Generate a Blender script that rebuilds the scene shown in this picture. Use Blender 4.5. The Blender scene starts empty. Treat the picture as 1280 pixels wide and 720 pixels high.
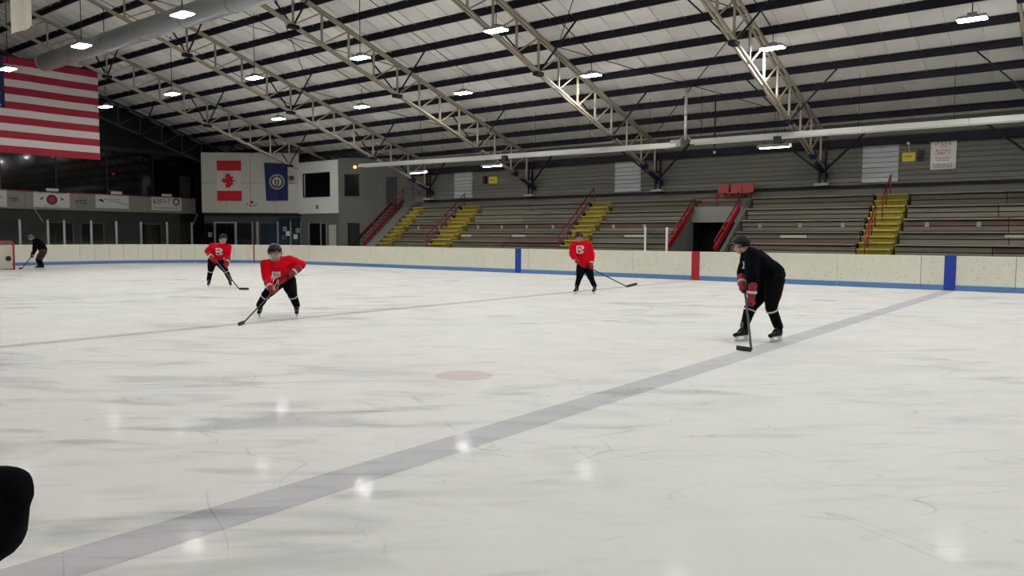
import bpy, bmesh, math, random
from mathutils import Vector, Matrix, noise
from mathutils.bvhtree import BVHTree
random.seed(7)
V = Vector
scene = bpy.context.scene
col = scene.collection

# ------------------------------------------------------------------ camera
YAW, PITCH, ROLL, CAM_Z = .662, .066, .0049, 1.576
fwd = V((-math.sin(YAW)*math.cos(PITCH), math.cos(YAW)*math.cos(PITCH), -math.sin(PITCH)))
rgt = V((math.cos(YAW), math.sin(YAW), 0)); upv = rgt.cross(fwd)
r2 = rgt*math.cos(ROLL)+upv*math.sin(ROLL); u2 = -rgt*math.sin(ROLL)+upv*math.cos(ROLL)
cam = bpy.data.cameras.new('camera'); cam_o = bpy.data.objects.new('camera', cam); col.objects.link(cam_o)
cam.sensor_width = 36; cam.lens = 959.3/1280*36; cam.clip_start = .05; cam.clip_end = 300
M4 = Matrix((r2, u2, -fwd)).transposed().to_4x4(); M4.translation = (0, 0, CAM_Z)
cam_o.matrix_world = M4
scene.camera = cam_o
# ------------------------------------------------------------------ world, exposure
w = bpy.data.worlds.new('world'); scene.world = w; w.use_nodes = True
w.node_tree.nodes['Background'].inputs[0].default_value = (.02, .022, .026, 1)
w.node_tree.nodes['Background'].inputs[1].default_value = .2
scene.view_settings.view_transform = 'Standard'; scene.view_settings.look = 'None'
scene.view_settings.gamma = 1; scene.view_settings.exposure = 0.0
scene.view_settings.use_curve_mapping = False
LAMP_POWER = 168.0          # emission of the lamp lenses
# hall dimensions
YB, YW, YR, YN = 26.93, 33.95, 13.6, -6.75        # far boards, rear wall, ridge, near wall
XE, XR = -50.0, 20.0                              # end wall, right wall
X0 = -3.88; XC = X0-8.38; XF = X0-16.76           # near blue, centre, far blue line

def roof_z(y): return 6.35+.325*(YW-y) if y >= YR else 6.35+.325*(y-YN)

# ------------------------------------------------------------------ materials
def lin(c):
    return tuple(((x/255)/12.92 if x/255 <= .04045 else ((x/255+.055)/1.055)**2.4) for x in c)
MATS = {}
def mat(name, rgb, rough=.6, metal=0, var=0, scale=8, stretch=(1,1,1), rand=0, emit=None, bump=0, coat=0, spec=.5):
    if name in MATS: return MATS[name]
    m = bpy.data.materials.new(name); m.use_nodes = True; nt = m.node_tree; N = nt.nodes; L = nt.links
    b = N['Principled BSDF']; c = lin(rgb)
    b.inputs['Base Color'].default_value = (*c, 1); b.inputs['Roughness'].default_value = rough
    b.inputs['Metallic'].default_value = metal; b.inputs['Coat Weight'].default_value = coat
    b.inputs['Specular IOR Level'].default_value = spec
    if emit: b.inputs['Emission Color'].default_value = (*c, 1); b.inputs['Emission Strength'].default_value = emit
    tc = N.new('ShaderNodeTexCoord'); mp = N.new('ShaderNodeMapping'); mp.inputs['Scale'].default_value = stretch
    L.new(tc.outputs['Object'], mp.inputs['Vector'])
    nz = N.new('ShaderNodeTexNoise'); nz.inputs['Scale'].default_value = scale; nz.inputs['Detail'].default_value = 5
    L.new(mp.outputs[0], nz.inputs['Vector'])
    if var or rand:
        hs = N.new('ShaderNodeHueSaturation'); hs.inputs['Color'].default_value = (*c, 1)
        mr = N.new('ShaderNodeMapRange'); mr.inputs['From Min'].default_value = .25; mr.inputs['From Max'].default_value = .75
        mr.inputs['To Min'].default_value = 1-var; mr.inputs['To Max'].default_value = 1+var
        L.new(nz.outputs['Fac'], mr.inputs['Value'])
        oi = N.new('ShaderNodeObjectInfo'); mr2 = N.new('ShaderNodeMapRange')
        mr2.inputs['To Min'].default_value = 1-rand; mr2.inputs['To Max'].default_value = 1+rand
        L.new(oi.outputs['Random'], mr2.inputs['Value'])
        mu = N.new('ShaderNodeMath'); mu.operation = 'MULTIPLY'
        L.new(mr.outputs[0], mu.inputs[0]); L.new(mr2.outputs[0], mu.inputs[1]); L.new(mu.outputs[0], hs.inputs['Value'])
        L.new(hs.outputs[0], b.inputs['Base Color'])
    if bump:
        bp = N.new('ShaderNodeBump'); bp.inputs['Strength'].default_value = bump; bp.inputs['Distance'].default_value = .01
        L.new(nz.outputs['Fac'], bp.inputs['Height']); L.new(bp.outputs[0], b.inputs['Normal'])
    MATS[name] = m
    return m

def ice_mat(name, rgb, amount, cover=1.0):
    m = bpy.data.materials.new(name); m.use_nodes = True; nt = m.node_tree; N = nt.nodes; L = nt.links
    b = N['Principled BSDF']; tc = N.new('ShaderNodeTexCoord')
    def nz(scale, det=4, st=(1,1,1), rot=0, dist=0):
        mp = N.new('ShaderNodeMapping'); mp.vector_type = 'TEXTURE'; mp.inputs['Scale'].default_value = (1/st[0], 1/st[1], 1); mp.inputs['Rotation'].default_value = (0, 0, rot)
        L.new(tc.outputs['Object'], mp.inputs['Vector'])
        n = N.new('ShaderNodeTexNoise'); n.inputs['Scale'].default_value = scale; n.inputs['Detail'].default_value = det
        n.inputs['Distortion'].default_value = dist
        L.new(mp.outputs[0], n.inputs['Vector']); return n.outputs['Fac']
    def math_(op, a, bb=None, c=None):
        x = N.new('ShaderNodeMath'); x.operation = op
        for i, q in enumerate((a, bb, c)):
            if q is None: continue
            if isinstance(q, (int, float)): x.inputs[i].default_value = q
            else: L.new(q, x.inputs[i])
        return x.outputs[0]
    def mrange(v, a, bb, c=0, d=1):
        x = N.new('ShaderNodeMapRange'); L.new(v, x.inputs['Value'])
        for k, q in zip(('From Min', 'From Max', 'To Min', 'To Max'), (a, bb, c, d)): x.inputs[k].default_value = q
        return x.outputs[0]
    def squig(scale, wd, st=(1,1,1), rot=0):          # thin curved skate tracks: contour lines of a noise
        n = nz(scale, 1.5, st, rot, .4)
        return mrange(math_('ABSOLUTE', math_('SUBTRACT', n, .5)), 0, wd, 1, 0)
    s1 = math_('MULTIPLY', squig(.9, .0028, (.5,1.2,1), .2), mrange(nz(.5, 2), .48, .6))
    s2 = math_('MULTIPLY', squig(1.3, .0035, (.25,1,1), 1.0), mrange(nz(.45, 2, (1,1,1), 1), .48, .6))
    s3 = math_('MULTIPLY', squig(1.5, .0045, (.22,1,1), -.35), mrange(nz(.6, 2, (1,1,1), 2), .5, .6))
    s4 = math_('MULTIPLY', squig(2.2, .005, (.3,1,1), .55), mrange(nz(.7, 2, (1,1,1), .3), .5, .62))
    s3 = math_('ADD', s3, s4)
    sm = math_('MULTIPLY', mrange(nz(1.5, 7, (.35,1,1), .62, 1.2), .5, .68), mrange(nz(.16, 2), .42, .6))   # dull smears swept by skates
    sm2 = mrange(nz(4.5, 6, (.22,1,1), .75, .8), .55, .75)
    big = nz(.12, 2)
    dark = math_('ADD', math_('MULTIPLY', math_('ADD', s1, math_('ADD', s2, s3)), .2),
                 math_('ADD', math_('MULTIPLY', sm, .32), math_('MULTIPLY', sm2, .17)))
    dark = math_('MULTIPLY', dark, amount)
    val = math_('SUBTRACT', 1.0, dark)
    hs = N.new('ShaderNodeHueSaturation'); hs.inputs['Color'].default_value = (*lin(rgb), 1)
    L.new(val, hs.inputs['Value'])
    mx = N.new('ShaderNodeMix'); mx.data_type = 'RGBA'; L.new(mrange(big, .4, .6, 0, .35), mx.inputs['Factor'])
    L.new(hs.outputs[0], mx.inputs['A']); 
    hs2 = N.new('ShaderNodeHueSaturation'); hs2.inputs['Color'].default_value = (*lin((rgb[0]+1, rgb[1]-4, rgb[2]-2)), 1); L.new(val, hs2.inputs['Value'])
    L.new(hs2.outputs[0], mx.inputs['B'])
    L.new(mx.outputs['Result'], b.inputs['Base Color'])
    b.inputs['Roughness'].default_value = .55
    b.inputs['Specular IOR Level'].default_value = .12
    L.new(mrange(nz(1.1, 4), .42, .62, .01, .09), b.inputs['Coat Weight']); b.inputs['Coat IOR'].default_value = 1.31
    L.new(mrange(nz(.8, 4), .35, .65, .045, .12), b.inputs['Coat Roughness'])
    bp = N.new('ShaderNodeBump'); bp.inputs['Strength'].default_value = .3; bp.inputs['Distance'].default_value = .003
    L.new(math_('ADD', nz(9, 3), math_('MULTIPLY', s1, -.5)), bp.inputs['Height'])
    L.new(bp.outputs[0], b.inputs['Coat Normal'])
    MATS[name] = m
    return m

# ------------------------------------------------------------------ mesh helpers
class MB:
    def __init__(s): s.v = []; s.f = []
    def add(s, vs, fs):
        o = len(s.v); s.v += [tuple(p) for p in vs]; s.f += [[i+o for i in f] for f in fs]; return s
    def box(s, a, b):
        (x0,y0,z0),(x1,y1,z1) = a, b
        return s.add([(x0,y0,z0),(x1,y0,z0),(x1,y1,z0),(x0,y1,z0),(x0,y0,z1),(x1,y0,z1),(x1,y1,z1),(x0,y1,z1)],
                     [(0,3,2,1),(4,5,6,7),(0,1,5,4),(1,2,6,5),(2,3,7,6),(3,0,4,7)])
    def beam(s, p, q, w, h, up=(0,0,1)):
        p, q = V(p), V(q); d = (q-p).normalized(); u = V(up)
        sx = d.cross(u)
        if sx.length < 1e-4: sx = d.cross(V((1,0,0)))
        sx.normalize(); sz = sx.cross(d)
        c = [p+sx*a*w/2+sz*b*h/2 for a, b in ((-1,-1),(1,-1),(1,1),(-1,1))] + [q+sx*a*w/2+sz*b*h/2 for a, b in ((-1,-1),(1,-1),(1,1),(-1,1))]
        return s.add(c, [(0,1,2,3),(7,6,5,4),(0,4,5,1),(1,5,6,2),(2,6,7,3),(3,7,4,0)])
    def tube(s, pts, r, n=10, cap=True):
        pts = [V(p) for p in pts]; rs = r if isinstance(r, (list, tuple)) else [r]*len(pts)
        vs = []; prev = None
        for i, p in enumerate(pts):
            d = (pts[min(i+1, len(pts)-1)]-pts[max(i-1, 0)]).normalized()
            a = V((0,0,1)) if abs(d.z) < .95 else V((1,0,0))
            if prev is not None: a = prev
            x = (a-d*a.dot(d)).normalized(); prev = x; y = d.cross(x)
            vs += [p+(x*math.cos(t)+y*math.sin(t))*rs[i] for t in [2*math.pi*k/n for k in range(n)]]
        fs = [(i*n+k, i*n+(k+1)%n, (i+1)*n+(k+1)%n, (i+1)*n+k) for i in range(len(pts)-1) for k in range(n)]
        if cap: fs += [tuple(range(n))[::-1], tuple(range((len(pts)-1)*n, len(pts)*n))]
        return s.add(vs, fs)
    def ball(s, c, r, n=12, m=8, M=None):
        c = V(c); r = V(r) if not isinstance(r, (int, float)) else V((r, r, r)); vs = [V((0,0,1))]
        for j in range(1, m):
            t = math.pi*j/m
            vs += [V((math.sin(t)*math.cos(2*math.pi*k/n), math.sin(t)*math.sin(2*math.pi*k/n), math.cos(t))) for k in range(n)]
        vs.append(V((0,0,-1)))
        fs = [(0, 1+k, 1+(k+1)%n) for k in range(n)]
        for j in range(m-2):
            fs += [(1+j*n+k, 1+(j+1)*n+k, 1+(j+1)*n+(k+1)%n, 1+j*n+(k+1)%n) for k in range(n)]
        e = len(vs)-1; fs += [(e, 1+(m-2)*n+(k+1)%n, 1+(m-2)*n+k) for k in range(n)]
        out = []
        for p in vs:
            q = V((p.x*r.x, p.y*r.y, p.z*r.z)); out.append(c+(M @ q if M else q))
        return s.add(out, fs)
    def cap(s, p, q, r0, r1, n=12):
        p, q = V(p), V(q); d = q-p; L = d.length
        if L < 1e-5: return s.ball(p, r0, n)
        d.normalize(); pts = []; rs = []
        for k in range(5):
            t = math.pi/2*(k/4); pts.append(p-d*r0*math.cos(t)*1.0); rs.append(max(r0*math.sin(t), .001))
        for k in range(5):
            t = math.pi/2*(k/4); pts.append(q+d*r1*math.sin(t)); rs.append(max(r1*math.cos(t), .001))
        return s.tube(pts, rs, n)
    def prism(s, poly, o, ux, uy, n, t):
        o, ux, uy, n = V(o), V(ux), V(uy), V(n); k = len(poly)
        a = [o+ux*x+uy*y for x, y in poly]; b = [p+n*t for p in a]
        return s.add(a+b, [tuple(range(k))[::-1], tuple(range(k, 2*k))]+[(i, (i+1)%k, k+(i+1)%k, k+i) for i in range(k)])
    def mesh(s, name, smooth=False):
        me = bpy.data.meshes.new(name); me.from_pydata(s.v, [], s.f); me.update()
        bm = bmesh.new(); bm.from_mesh(me); bmesh.ops.recalc_face_normals(bm, faces=bm.faces); bm.to_mesh(me); bm.free()
        if smooth: me.shade_smooth()
        return me
    def build(s, name, m, parent=None, smooth=False, **kw):
        return put(s.mesh(name, smooth), name, m, parent, **kw)
def put(me, name, m, parent=None, loc=None, label=None, cat=None, group=None, kind=None):
    if m is not None and not me.materials: me.materials.append(MATS[m] if isinstance(m, str) else m)
    o = bpy.data.objects.new(name, me); col.objects.link(o)
    if parent: o.parent = parent
    if loc: o.location = loc
    return tag(o, label, cat, group, kind)
def tag(o, label=None, cat=None, group=None, kind=None):
    if label: o['label'] = label
    if cat: o['category'] = cat
    if group: o['group'] = group
    if kind: o['kind'] = kind
    return o
def thing(name, label, cat, loc=(0,0,0), group=None, kind=None):
    o = bpy.data.objects.new(name, None); col.objects.link(o); o.location = loc; o.empty_display_size = .1
    return tag(o, label, cat, group, kind)
def bx(name, a, b, m, parent=None, **kw): return MB().box(a, b).build(name, m, parent, **kw)

def remesh(mb, voxel, smooth=3, wob=0, wfreq=8, wseed=0):
    me = mb.mesh('tmp'); o = bpy.data.objects.new('tmp', me); col.objects.link(o)
    r = o.modifiers.new('r', 'REMESH'); r.mode = 'VOXEL'; r.voxel_size = voxel; r.use_smooth_shade = True
    if smooth:
        sm = o.modifiers.new('s', 'SMOOTH'); sm.iterations = smooth; sm.factor = .5
    dg = bpy.context.evaluated_depsgraph_get()
    out = bpy.data.meshes.new_from_object(o.evaluated_get(dg))
    bpy.data.objects.remove(o); bpy.data.meshes.remove(me)
    if wob:
        ns = [v.normal.copy() for v in out.vertices]
        for v, nn in zip(out.vertices, ns):
            q = v.co*wfreq+V((wseed, 0, 0))
            v.co += nn*wob*(noise.noise(V((q.x, q.y, q.z*.6)))+.5*noise.noise(q*2.3))
    out.shade_smooth()
    return out

# colours
mat('ceiling_liner', (232,230,225), .55, var=.05, scale=1.2, rand=.05)
mat('dark_steel', (33,33,40), .7, spec=.2, var=.15, scale=3)
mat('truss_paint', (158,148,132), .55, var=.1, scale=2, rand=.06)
mat('truss_shaded', (58,58,70), .6, var=.1, scale=2)  # darker copy of the truss paint, end bay shade put into the colour
mat('haunch_blue', (20,28,78), .5)
mat('rust', (120,84,60), .8)
mat('duct_grey', (150,154,154), .45, .2, var=.05, scale=1.5)
mat('heater_metal', (226,225,220), .28, .6, var=.08, scale=2, stretch=(.3,3,3))
mat('boards_white', (214,211,194), .42, var=.03, scale=5, rand=.015, coat=.2)
mat('board_cap', (224,222,208), .4)
mat('kick_blue', (84,122,168), .4, var=.05)
mat('kick_highlight', (186,204,222), .4)
mat('marker_blue', (18,52,150), .4)
mat('marker_red', (158,22,40), .4)
mat('siding', (108,105,96), .6, var=.05, scale=3, stretch=(.2,1,4))
mat('siding_white', (176,178,178), .5, var=.08, scale=4, stretch=(.5,1,3), rand=.05)
mat('plank', (126,120,106), .7, var=.16, scale=3, stretch=(.35,6,6), rand=.2)
mat('plank_worn', (136,130,116), .65, var=.16, scale=3, stretch=(.35,6,6), rand=.12)
mat('plank_red', (114,88,80), .7, var=.2, scale=3, stretch=(.35,6,6), rand=.15)
mat('seat_edge', (140,135,122), .65, var=.14, scale=3, stretch=(.35,6,6), rand=.14)
mat('plank_new', (196,192,176), .6, var=.06)
mat('concrete', (108,108,102), .8, var=.12, scale=4)
mat('concrete_light', (138,138,132), .8, var=.08, scale=4)
mat('bracket_white', (158,154,146), .6)
mat('step_yellow', (150,134,44), .6, var=.15, scale=6, stretch=(1,1,1), rand=.12)
mat('rail_bright', (158,20,36), .4, var=.1)
mat('nosing_yellow', (196,180,72), .6)
mat('rail_red', (128,18,32), .4, var=.1)
mat('seat_red', (158,46,38), .5, rand=.08)
mat('black', (14,14,17), .5)
mat('gap_shade', (34,33,31), .8)
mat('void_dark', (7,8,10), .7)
mat('glass_dark', (10,13,17), .08, coat=.4)
mat('glass_blue', (26,44,58), .1, var=.3, scale=2, coat=.3)
mat('lobby_grey', (92,94,90), .7, var=.05)
mat('lobby_dark', (48,53,50), .7, var=.12, scale=.8)
mat('panel_white', (176,175,166), .6, var=.03, scale=1)
mat('booth_white', (214,214,208), .55, var=.02)
mat('alu', (140,146,146), .45, .3)
mat('fascia', (146,141,130), .6, var=.08, scale=3)
mat('sign_white', (214,212,206), .5)
mat('sign_yellow', (214,196,34), .5)
mat('ink_dark', (40,40,40), .6)
mat('ink_red', (168,60,60), .6)
mat('ink_maroon', (104,20,30), .6)
mat('ink_grey', (128,130,124), .6)
mat('ink_gold', (176,150,30), .6)
mat('ink_blue', (64,72,120), .6)
mat('flag_red', (140,10,40), .75, var=.05)
mat('flag_white', (190,180,180), .75, var=.03)
mat('flag_blue', (14,24,72), .75)
mat('flag_can_red', (176,12,34), .75)
mat('flag_navy', (18,22,84), .75, var=.08)
mat('seal_gold', (150,146,104), .7)
mat('seal_light', (196,190,160), .7)
mat('banner_white', (186,178,160), .7, var=.06, stretch=(3,3,.2))
mat('lamp_body', (150,150,150), .4, .4)
mat('concrete_slab', (96,97,98), .8, var=.08)
mat('wall_paint', (110,110,104), .8)
mat('puck_mark', (186,182,166), .6)
mat('skin', (196,146,124), .5, spec=.4)
mat('eye', (24,20,18), .2)
mat('hair', (52,36,26), .7)
mat('jersey_red', (196,4,26), .85, spec=.12, var=.05, scale=12)
mat('jersey_black', (5,6,13), .9, spec=.08, var=.1, scale=12)
mat('pants_black', (7,7,12), .85, spec=.12, var=.1, scale=12)
mat('pants_maroon', (38,10,18), .7, var=.1, scale=12)
mat('sock_black', (8,9,16), .9, spec=.1)
mat('stripe_white', (196,192,190), .7)
mat('stripe_red', (160,16,34), .7)
mat('glove_red', (132,10,26), .6)
mat('glove_black', (22,20,24), .6)
mat('glove_white', (206,200,200), .6)
mat('skate_black', (12,13,16), .55, spec=.25)
mat('skate_grey', (84,86,90), .5)
mat('skate_white', (206,208,208), .4)
mat('steel', (190,194,198), .25, .9)
mat('helmet_black', (9,10,13), .4, spec=.25)
mat('helmet_grey', (60,60,64), .4)
mat('cage_steel', (180,178,176), .4, .5)
mat('stick_black', (26,25,28), .45)
mat('tape_white', (190,190,190), .8)
mat('net_white', (190,184,164), .85)
mat('goal_red', (178,26,44), .4)
m = mat('lens', (255,250,240), .5); m.node_tree.nodes['Principled BSDF'].inputs['Emission Color'].default_value = (1, .993, .975, 1)
m.node_tree.nodes['Principled BSDF'].inputs['Emission Strength'].default_value = LAMP_POWER
m = mat('tube_lens', (255,255,250), .5); m.node_tree.nodes['Principled BSDF'].inputs['Emission Color'].default_value = (1, .98, .93, 1)
m.node_tree.nodes['Principled BSDF'].inputs['Emission Strength'].default_value = 14
mat('bulb_yellow', (255,214,110), .5, emit=3.0)
ice_mat('ice', (222,222,218), 1.0)
ice_mat('ice_blue', (193,192,195), 1.3)
ice_mat('ice_red', (198,189,185), 1.2)
ice_mat('ice_dot', (208,199,192), .7)
ice_mat('ice_circle', (212,211,207), .7)
ice_mat('ice_crease', (190,206,214), .7)

# clear acrylic
g = bpy.data.materials.new('acrylic'); g.use_nodes = True; N = g.node_tree.nodes; L = g.node_tree.links
for n_ in list(N): N.remove(n_)
out = N.new('ShaderNodeOutputMaterial'); mx = N.new('ShaderNodeMixShader'); tr = N.new('ShaderNodeBsdfTransparent'); gl = N.new('ShaderNodeBsdfGlossy')
tr.inputs[0].default_value = (.86, .89, .88, 1); gl.inputs['Roughness'].default_value = .08; fr = N.new('ShaderNodeFresnel'); fr.inputs[0].default_value = 1.45
L.new(fr.outputs[0], mx.inputs[0]); L.new(tr.outputs[0], mx.inputs[1]); L.new(gl.outputs[0], mx.inputs[2]); L.new(mx.outputs[0], out.inputs[0]); MATS['acrylic'] = g

# ================================================================== STRUCTURE
# rink outline (clockwise seen from above), corner radius RC
RC = 8.53; XL, XH, YL = -44.0, 19.5, .3
def rink_outline(off=0., step=5):
    pts = []
    for cx, cy, a0 in ((XH-RC, YB-RC, 0), (XL+RC, YB-RC, 90), (XL+RC, YL+RC, 180), (XH-RC, YL+RC, 270)):
        for k in range(0, 91, step):
            a = math.radians(a0+k); pts.append((cx+(RC+off)*math.cos(a), cy+(RC+off)*math.sin(a)))
    return pts
bx('floor', (XE-.1, YN-.1, -.35), (XR+.1, YW+.6, -.05), 'concrete_slab', kind='structure', label='grey concrete slab around the ice')
ol = rink_outline(.05)
ice = MB().prism([(x, y) for x, y in ol], (0,0,-.045), (1,0,0), (0,1,0), (0,0,1), .045).build('ice_sheet', 'ice', kind='structure')
ice['label'] = 'white skated ice surface of the rink'
def strip(name, x, w, m, y0=YL+.02, y1=YB-.02, lab=None):
    return MB().add([(x-w/2,y0,.0015),(x+w/2,y0,.0015),(x+w/2,y1,.0015),(x-w/2,y1,.0015)], [(0,1,2,3)]).build(name, m, ice, label=lab)
strip('blue_line', X0, .36, 'ice_blue', lab='faded grey-blue line nearest the camera')
strip('blue_line', XF, .3, 'ice_circle', lab='faded blue line on the far side of centre')
strip('centre_line', XC, .3, 'ice_red', lab='faded reddish centre line')
strip('goal_line', -39.3, .06, 'ice_red', 3.0, 24.6)
def ring(name, cx, cy, r, wd, m, a0=0, a1=360, n=72):
    mb = MB(); vs = []; 
    for k in range(n+1):
        a = math.radians(a0+(a1-a0)*k/n); vs += [(cx+(r-wd/2)*math.cos(a), cy+(r-wd/2)*math.sin(a), .001), (cx+(r+wd/2)*math.cos(a), cy+(r+wd/2)*math.sin(a), .001)]
    return mb.add(vs, [(2*k, 2*k+1, 2*k+3, 2*k+2) for k in range(n)]).build(name, m, ice)
ring('centre_circle', XC, 13.6, 4.57, .07, 'ice_circle')
for cx in (-33.2,):
    for cy in (6.9, 20.3): ring('faceoff_circle', cx, cy, 4.57, .06, 'ice_circle')
def disc(name, cx, cy, r, m):
    MB().add([(cx+r*math.cos(2*math.pi*k/28), cy+r*math.sin(2*math.pi*k/28), .002) for k in range(28)], [tuple(range(28))]).build(name, m, ice)
for cx, cy in ((-5.75,6.5),(-5.75,20.4),(-18.6,6.5),(-18.6,20.4),(-33.2,6.9),(-33.2,20.3)): disc('faceoff_dot', cx, cy, .33, 'ice_dot')
ring('goal_crease', -39.3, 12.9, 1.8, .06, 'ice_crease', -90, 90, 30)

# --- walls
mbw = MB(); prof = []
z = 3.72
while z < 5.75:                       # horizontal lap siding
    prof += [(YW, z), (YW-.06, z+.012), (YW-.008, z+.19)]; z += .2
def extr(mb, prof, x0, x1):
    n = len(prof); mb.add([(x0,y,z) for y,z in prof]+[(x1,y,z) for y,z in prof], [(i, i+1, n+i+1, n+i) for i in range(n-1)])
extr(mbw, prof, -37, XR); mbw.box((-37, YW, 0), (XR, YW+.25, 6.6))
wall = mbw.build('wall_back', 'siding', kind='structure'); wall['label'] = 'grey lap siding wall above the bleachers'
bx('wall_side', (-50, YW+.3, 0), (-36.9, YW+.5, 7.5), 'void_dark', kind='structure')
we = MB(); we.prism([(YN,0),(YW+.5,0),(YW+.5,6.35),(YR,roof_z(YR)),(YN,6.35)], (XE-.25,0,0), (0,1,0), (0,0,1), (1,0,0), .25)
we.build('wall_end', 'void_dark', kind='structure', label='dark end wall behind the balcony')
wr = MB(); wr.prism([(YN,0),(YW+.5,0),(YW+.5,6.35),(YR,roof_z(YR)),(YN,6.35)], (XR,0,0), (0,1,0), (0,0,1), (1,0,0), .25)
wr.build('wall_right', 'wall_paint', kind='structure')
bx('wall_front', (XE, YN-.25, 0), (XR, YN, 6.4), 'wall_paint', kind='structure')

# pale translucent wall panels
for i, (x0, x1) in enumerate(((-8.2,-6.85),(-19.85,-18.4),(-30.75,-29.35),(3.4,4.8))):
    mb = MB(); pr_ = []; z = 3.86
    while z < 5.3: pr_ += [(YW-.05, z), (YW-.12, z+.02), (YW-.065, z+.185), (YW-.05, z+.19)]; z += .2
    extr(mb, pr_, x0, x1); mb.box((x0, YW-.03, 3.86), (x1, YW-.001, 5.46))
    mb.build('window_%d' % (i+1), 'siding_white', kind='structure', label='pale ribbed light panel in the grey siding wall')
bx('trim_1', (-36.9, 33.62, 5.36), (XR, 33.94, 5.66), 'dark_steel', kind='structure', label='dark eave beam above the siding wall')
bx('trim_2', (-33.2, 33.78, 3.70), (XR, 33.94, 3.80), 'dark_steel', kind='structure', label='dark rail at the top of the bleachers')

# --- ceiling: long liner panels seamed across the purlins
ceil = thing('ceiling', 'pale lined roof with dark purlins', None, kind='structure')
def slope_panel(far):
    ya, yb = (YW+.4, YR) if far else (YN-.1, YR)
    za, zb = roof_z(YW)-.13 if far else roof_z(YN)-.03, roof_z(YR)
    mb = MB(); w_ = .94
    n = 16
    for i in range(n):
        t0, t1 = i/n, (i+1)/n; y0, y1 = ya+(yb-ya)*t0, ya+(yb-ya)*t1; z0, z1 = za+(zb-za)*t0, za+(zb-za)*t1
        s = -.03
        ym, zm = (y0+y1)/2, (z0+z1)/2+s          # liner sags a little between the purlins
        mb.add([(0,y0,z0),(w_,y0,z0),(w_,ym,zm),(0,ym,zm),(w_,y1,z1),(0,y1,z1)], [(0,1,2,3),(3,2,4,5)])
    # turned-down seam flanges
    mb.add([(0,ya,za),(0,yb,zb),(0,yb,zb-.055),(0,ya,za-.055),(w_,ya,za),(w_,yb,zb),(w_,yb,zb+.05),(w_,ya,za+.05)], [(0,1,2,3),(4,5,6,7)])
    me = mb.mesh('ceiling_panel'); me.materials.append(MATS['ceiling_liner']); return me
for far in (True, False):
    me = slope_panel(far); x = XE
    while x < XR: put(me, 'ceiling_panel', None, ceil, (x, 0, 0)); x += .95
mb = MB(); mb.prism([(YN-.3,roof_z(YN)+.12),(YR,roof_z(YR)+.2),(YW+.8,roof_z(YW)-.02),(YW+.8,roof_z(YW)+.2),(YR,roof_z(YR)+.4),(YN-.3,roof_z(YN)+.3)], (XE-.2,0,0), (0,1,0), (0,0,1), (1,0,0), XR-XE+.4)
mb.build('roof_deck', 'dark_steel', ceil)
def purlin_mesh(s):
    mb = MB(); L_ = XR-XE         # Z section: web, bottom flange, lip
    t = .012; c, sn = (1, -.31*s)
    mb.box((0,-.012,-.24),(L_,.012,-.01)); mb.box((0,-.012,-.25),(L_,.085,-.235)); mb.box((0,-.085,-.02),(L_,.012,-.004)); mb.box((0,.07,-.25),(L_,.085,-.22))
    me = mb.mesh('purlin'); me.materials.append(MATS['dark_steel']); return me
pm = purlin_mesh(1)
PUR = [33.2-1.35*k for k in range(15)]
for y in PUR: put(pm, 'purlin', None, ceil, (XE, y, roof_z(y)+.0))
for y in PUR: put(pm, 'purlin', None, ceil, (XE, 2*YR-y, roof_z(y)))

# ================================================================== TRUSSES
def zl(y): return 4.35+.335*(YW-y) if y >= YR else 4.35+.335*(YW-(2*YR-y))
def zu(y): return 5.80+.322*(YW-y) if y >= YR else 5.80+.322*(YW-(2*YR-y))
TX = [-9.68+7.62*k for k in range(-5, 4)]
tnames = {-47.78:'dim truss against the dark end wall behind the big striped flag', -40.16:'pale truss crossing above the striped flag, farthest but one',
 -32.54:'pale truss whose foot lands by the top of the leftmost bleacher stairs', -24.92:'pale truss whose blue foot lands left of the middle bleacher stairs',
 -17.3:'pale truss whose blue foot lands just right of the middle bleacher stairs', -9.68:'pale truss with blue foot left of the posted wall notice, nearest whole one',
 -2.06:'pale truss only just showing at the right edge of the photo', 5.56:'pale truss outside the frame to the right', 13.18:'pale truss outside the frame, last on the right'}
def chordm(zf, y0, y1, wd, gap):
    mb = MB()
    for sx in (-1, 1): mb.beam((sx*gap/2, y0, zf(y0)), (sx*gap/2, y1, zf(y1)), wd, wd*1.1)
    return mb.mesh('chord')
NY = [33.2-1.35*k for k in range(15)]
parts = {}
parts['lower'] = chordm(zl, YW, YR, .075, .15); parts['upper'] = chordm(zu, YW+.3, YR, .08, .17)
parts['lower_short'] = chordm(zl, 29.75, YR, .075, .15); parts['upper_short'] = chordm(zu, 32.3, YR, .08, .17)
parts['lowern'] = chordm(zl, YN, YR-.001, .075, .15); parts['uppern'] = chordm(zu, YN, YR-.001, .08, .17)
def vert(y): return MB().beam((0,y,zl(y)+.02), (0,y,zu(y)-.02), .07, .07, (1,0,0)).mesh('post')
def diag(y0, y1): return MB().beam((0,y0,zl(y0)+.03), (0,y1,zu(y1)-.03), .05, .05).mesh('diagonal')
posts = []; diags = []
for i, y in enumerate(NY):
    posts.append(vert(y)); posts.append(vert(2*YR-y))
    if i+1 < len(NY):
        diags.append(diag(NY[i+1], y)); diags.append(diag(2*YR-NY[i+1], 2*YR-y))
haunch = MB().beam((0, 33.9, zl(33.9)-.04), (0, 32.75, zl(32.75)-.02), .2, .2).beam((0, 33.75, 4.35), (0, 33.75, 4.15), .3, .25, (1,0,0)).beam((0,32.35,zl(32.35)),(0,32.0,zl(32.0)),.24,.2).mesh('haunch')
colm = MB().box((-.15,33.5,3.8),(-.09,33.6,5.6)).box((.09,33.5,3.8),(.15,33.6,5.6)).box((-.15,33.5,4.7),(.15,33.58,4.78)).mesh('column')
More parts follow.
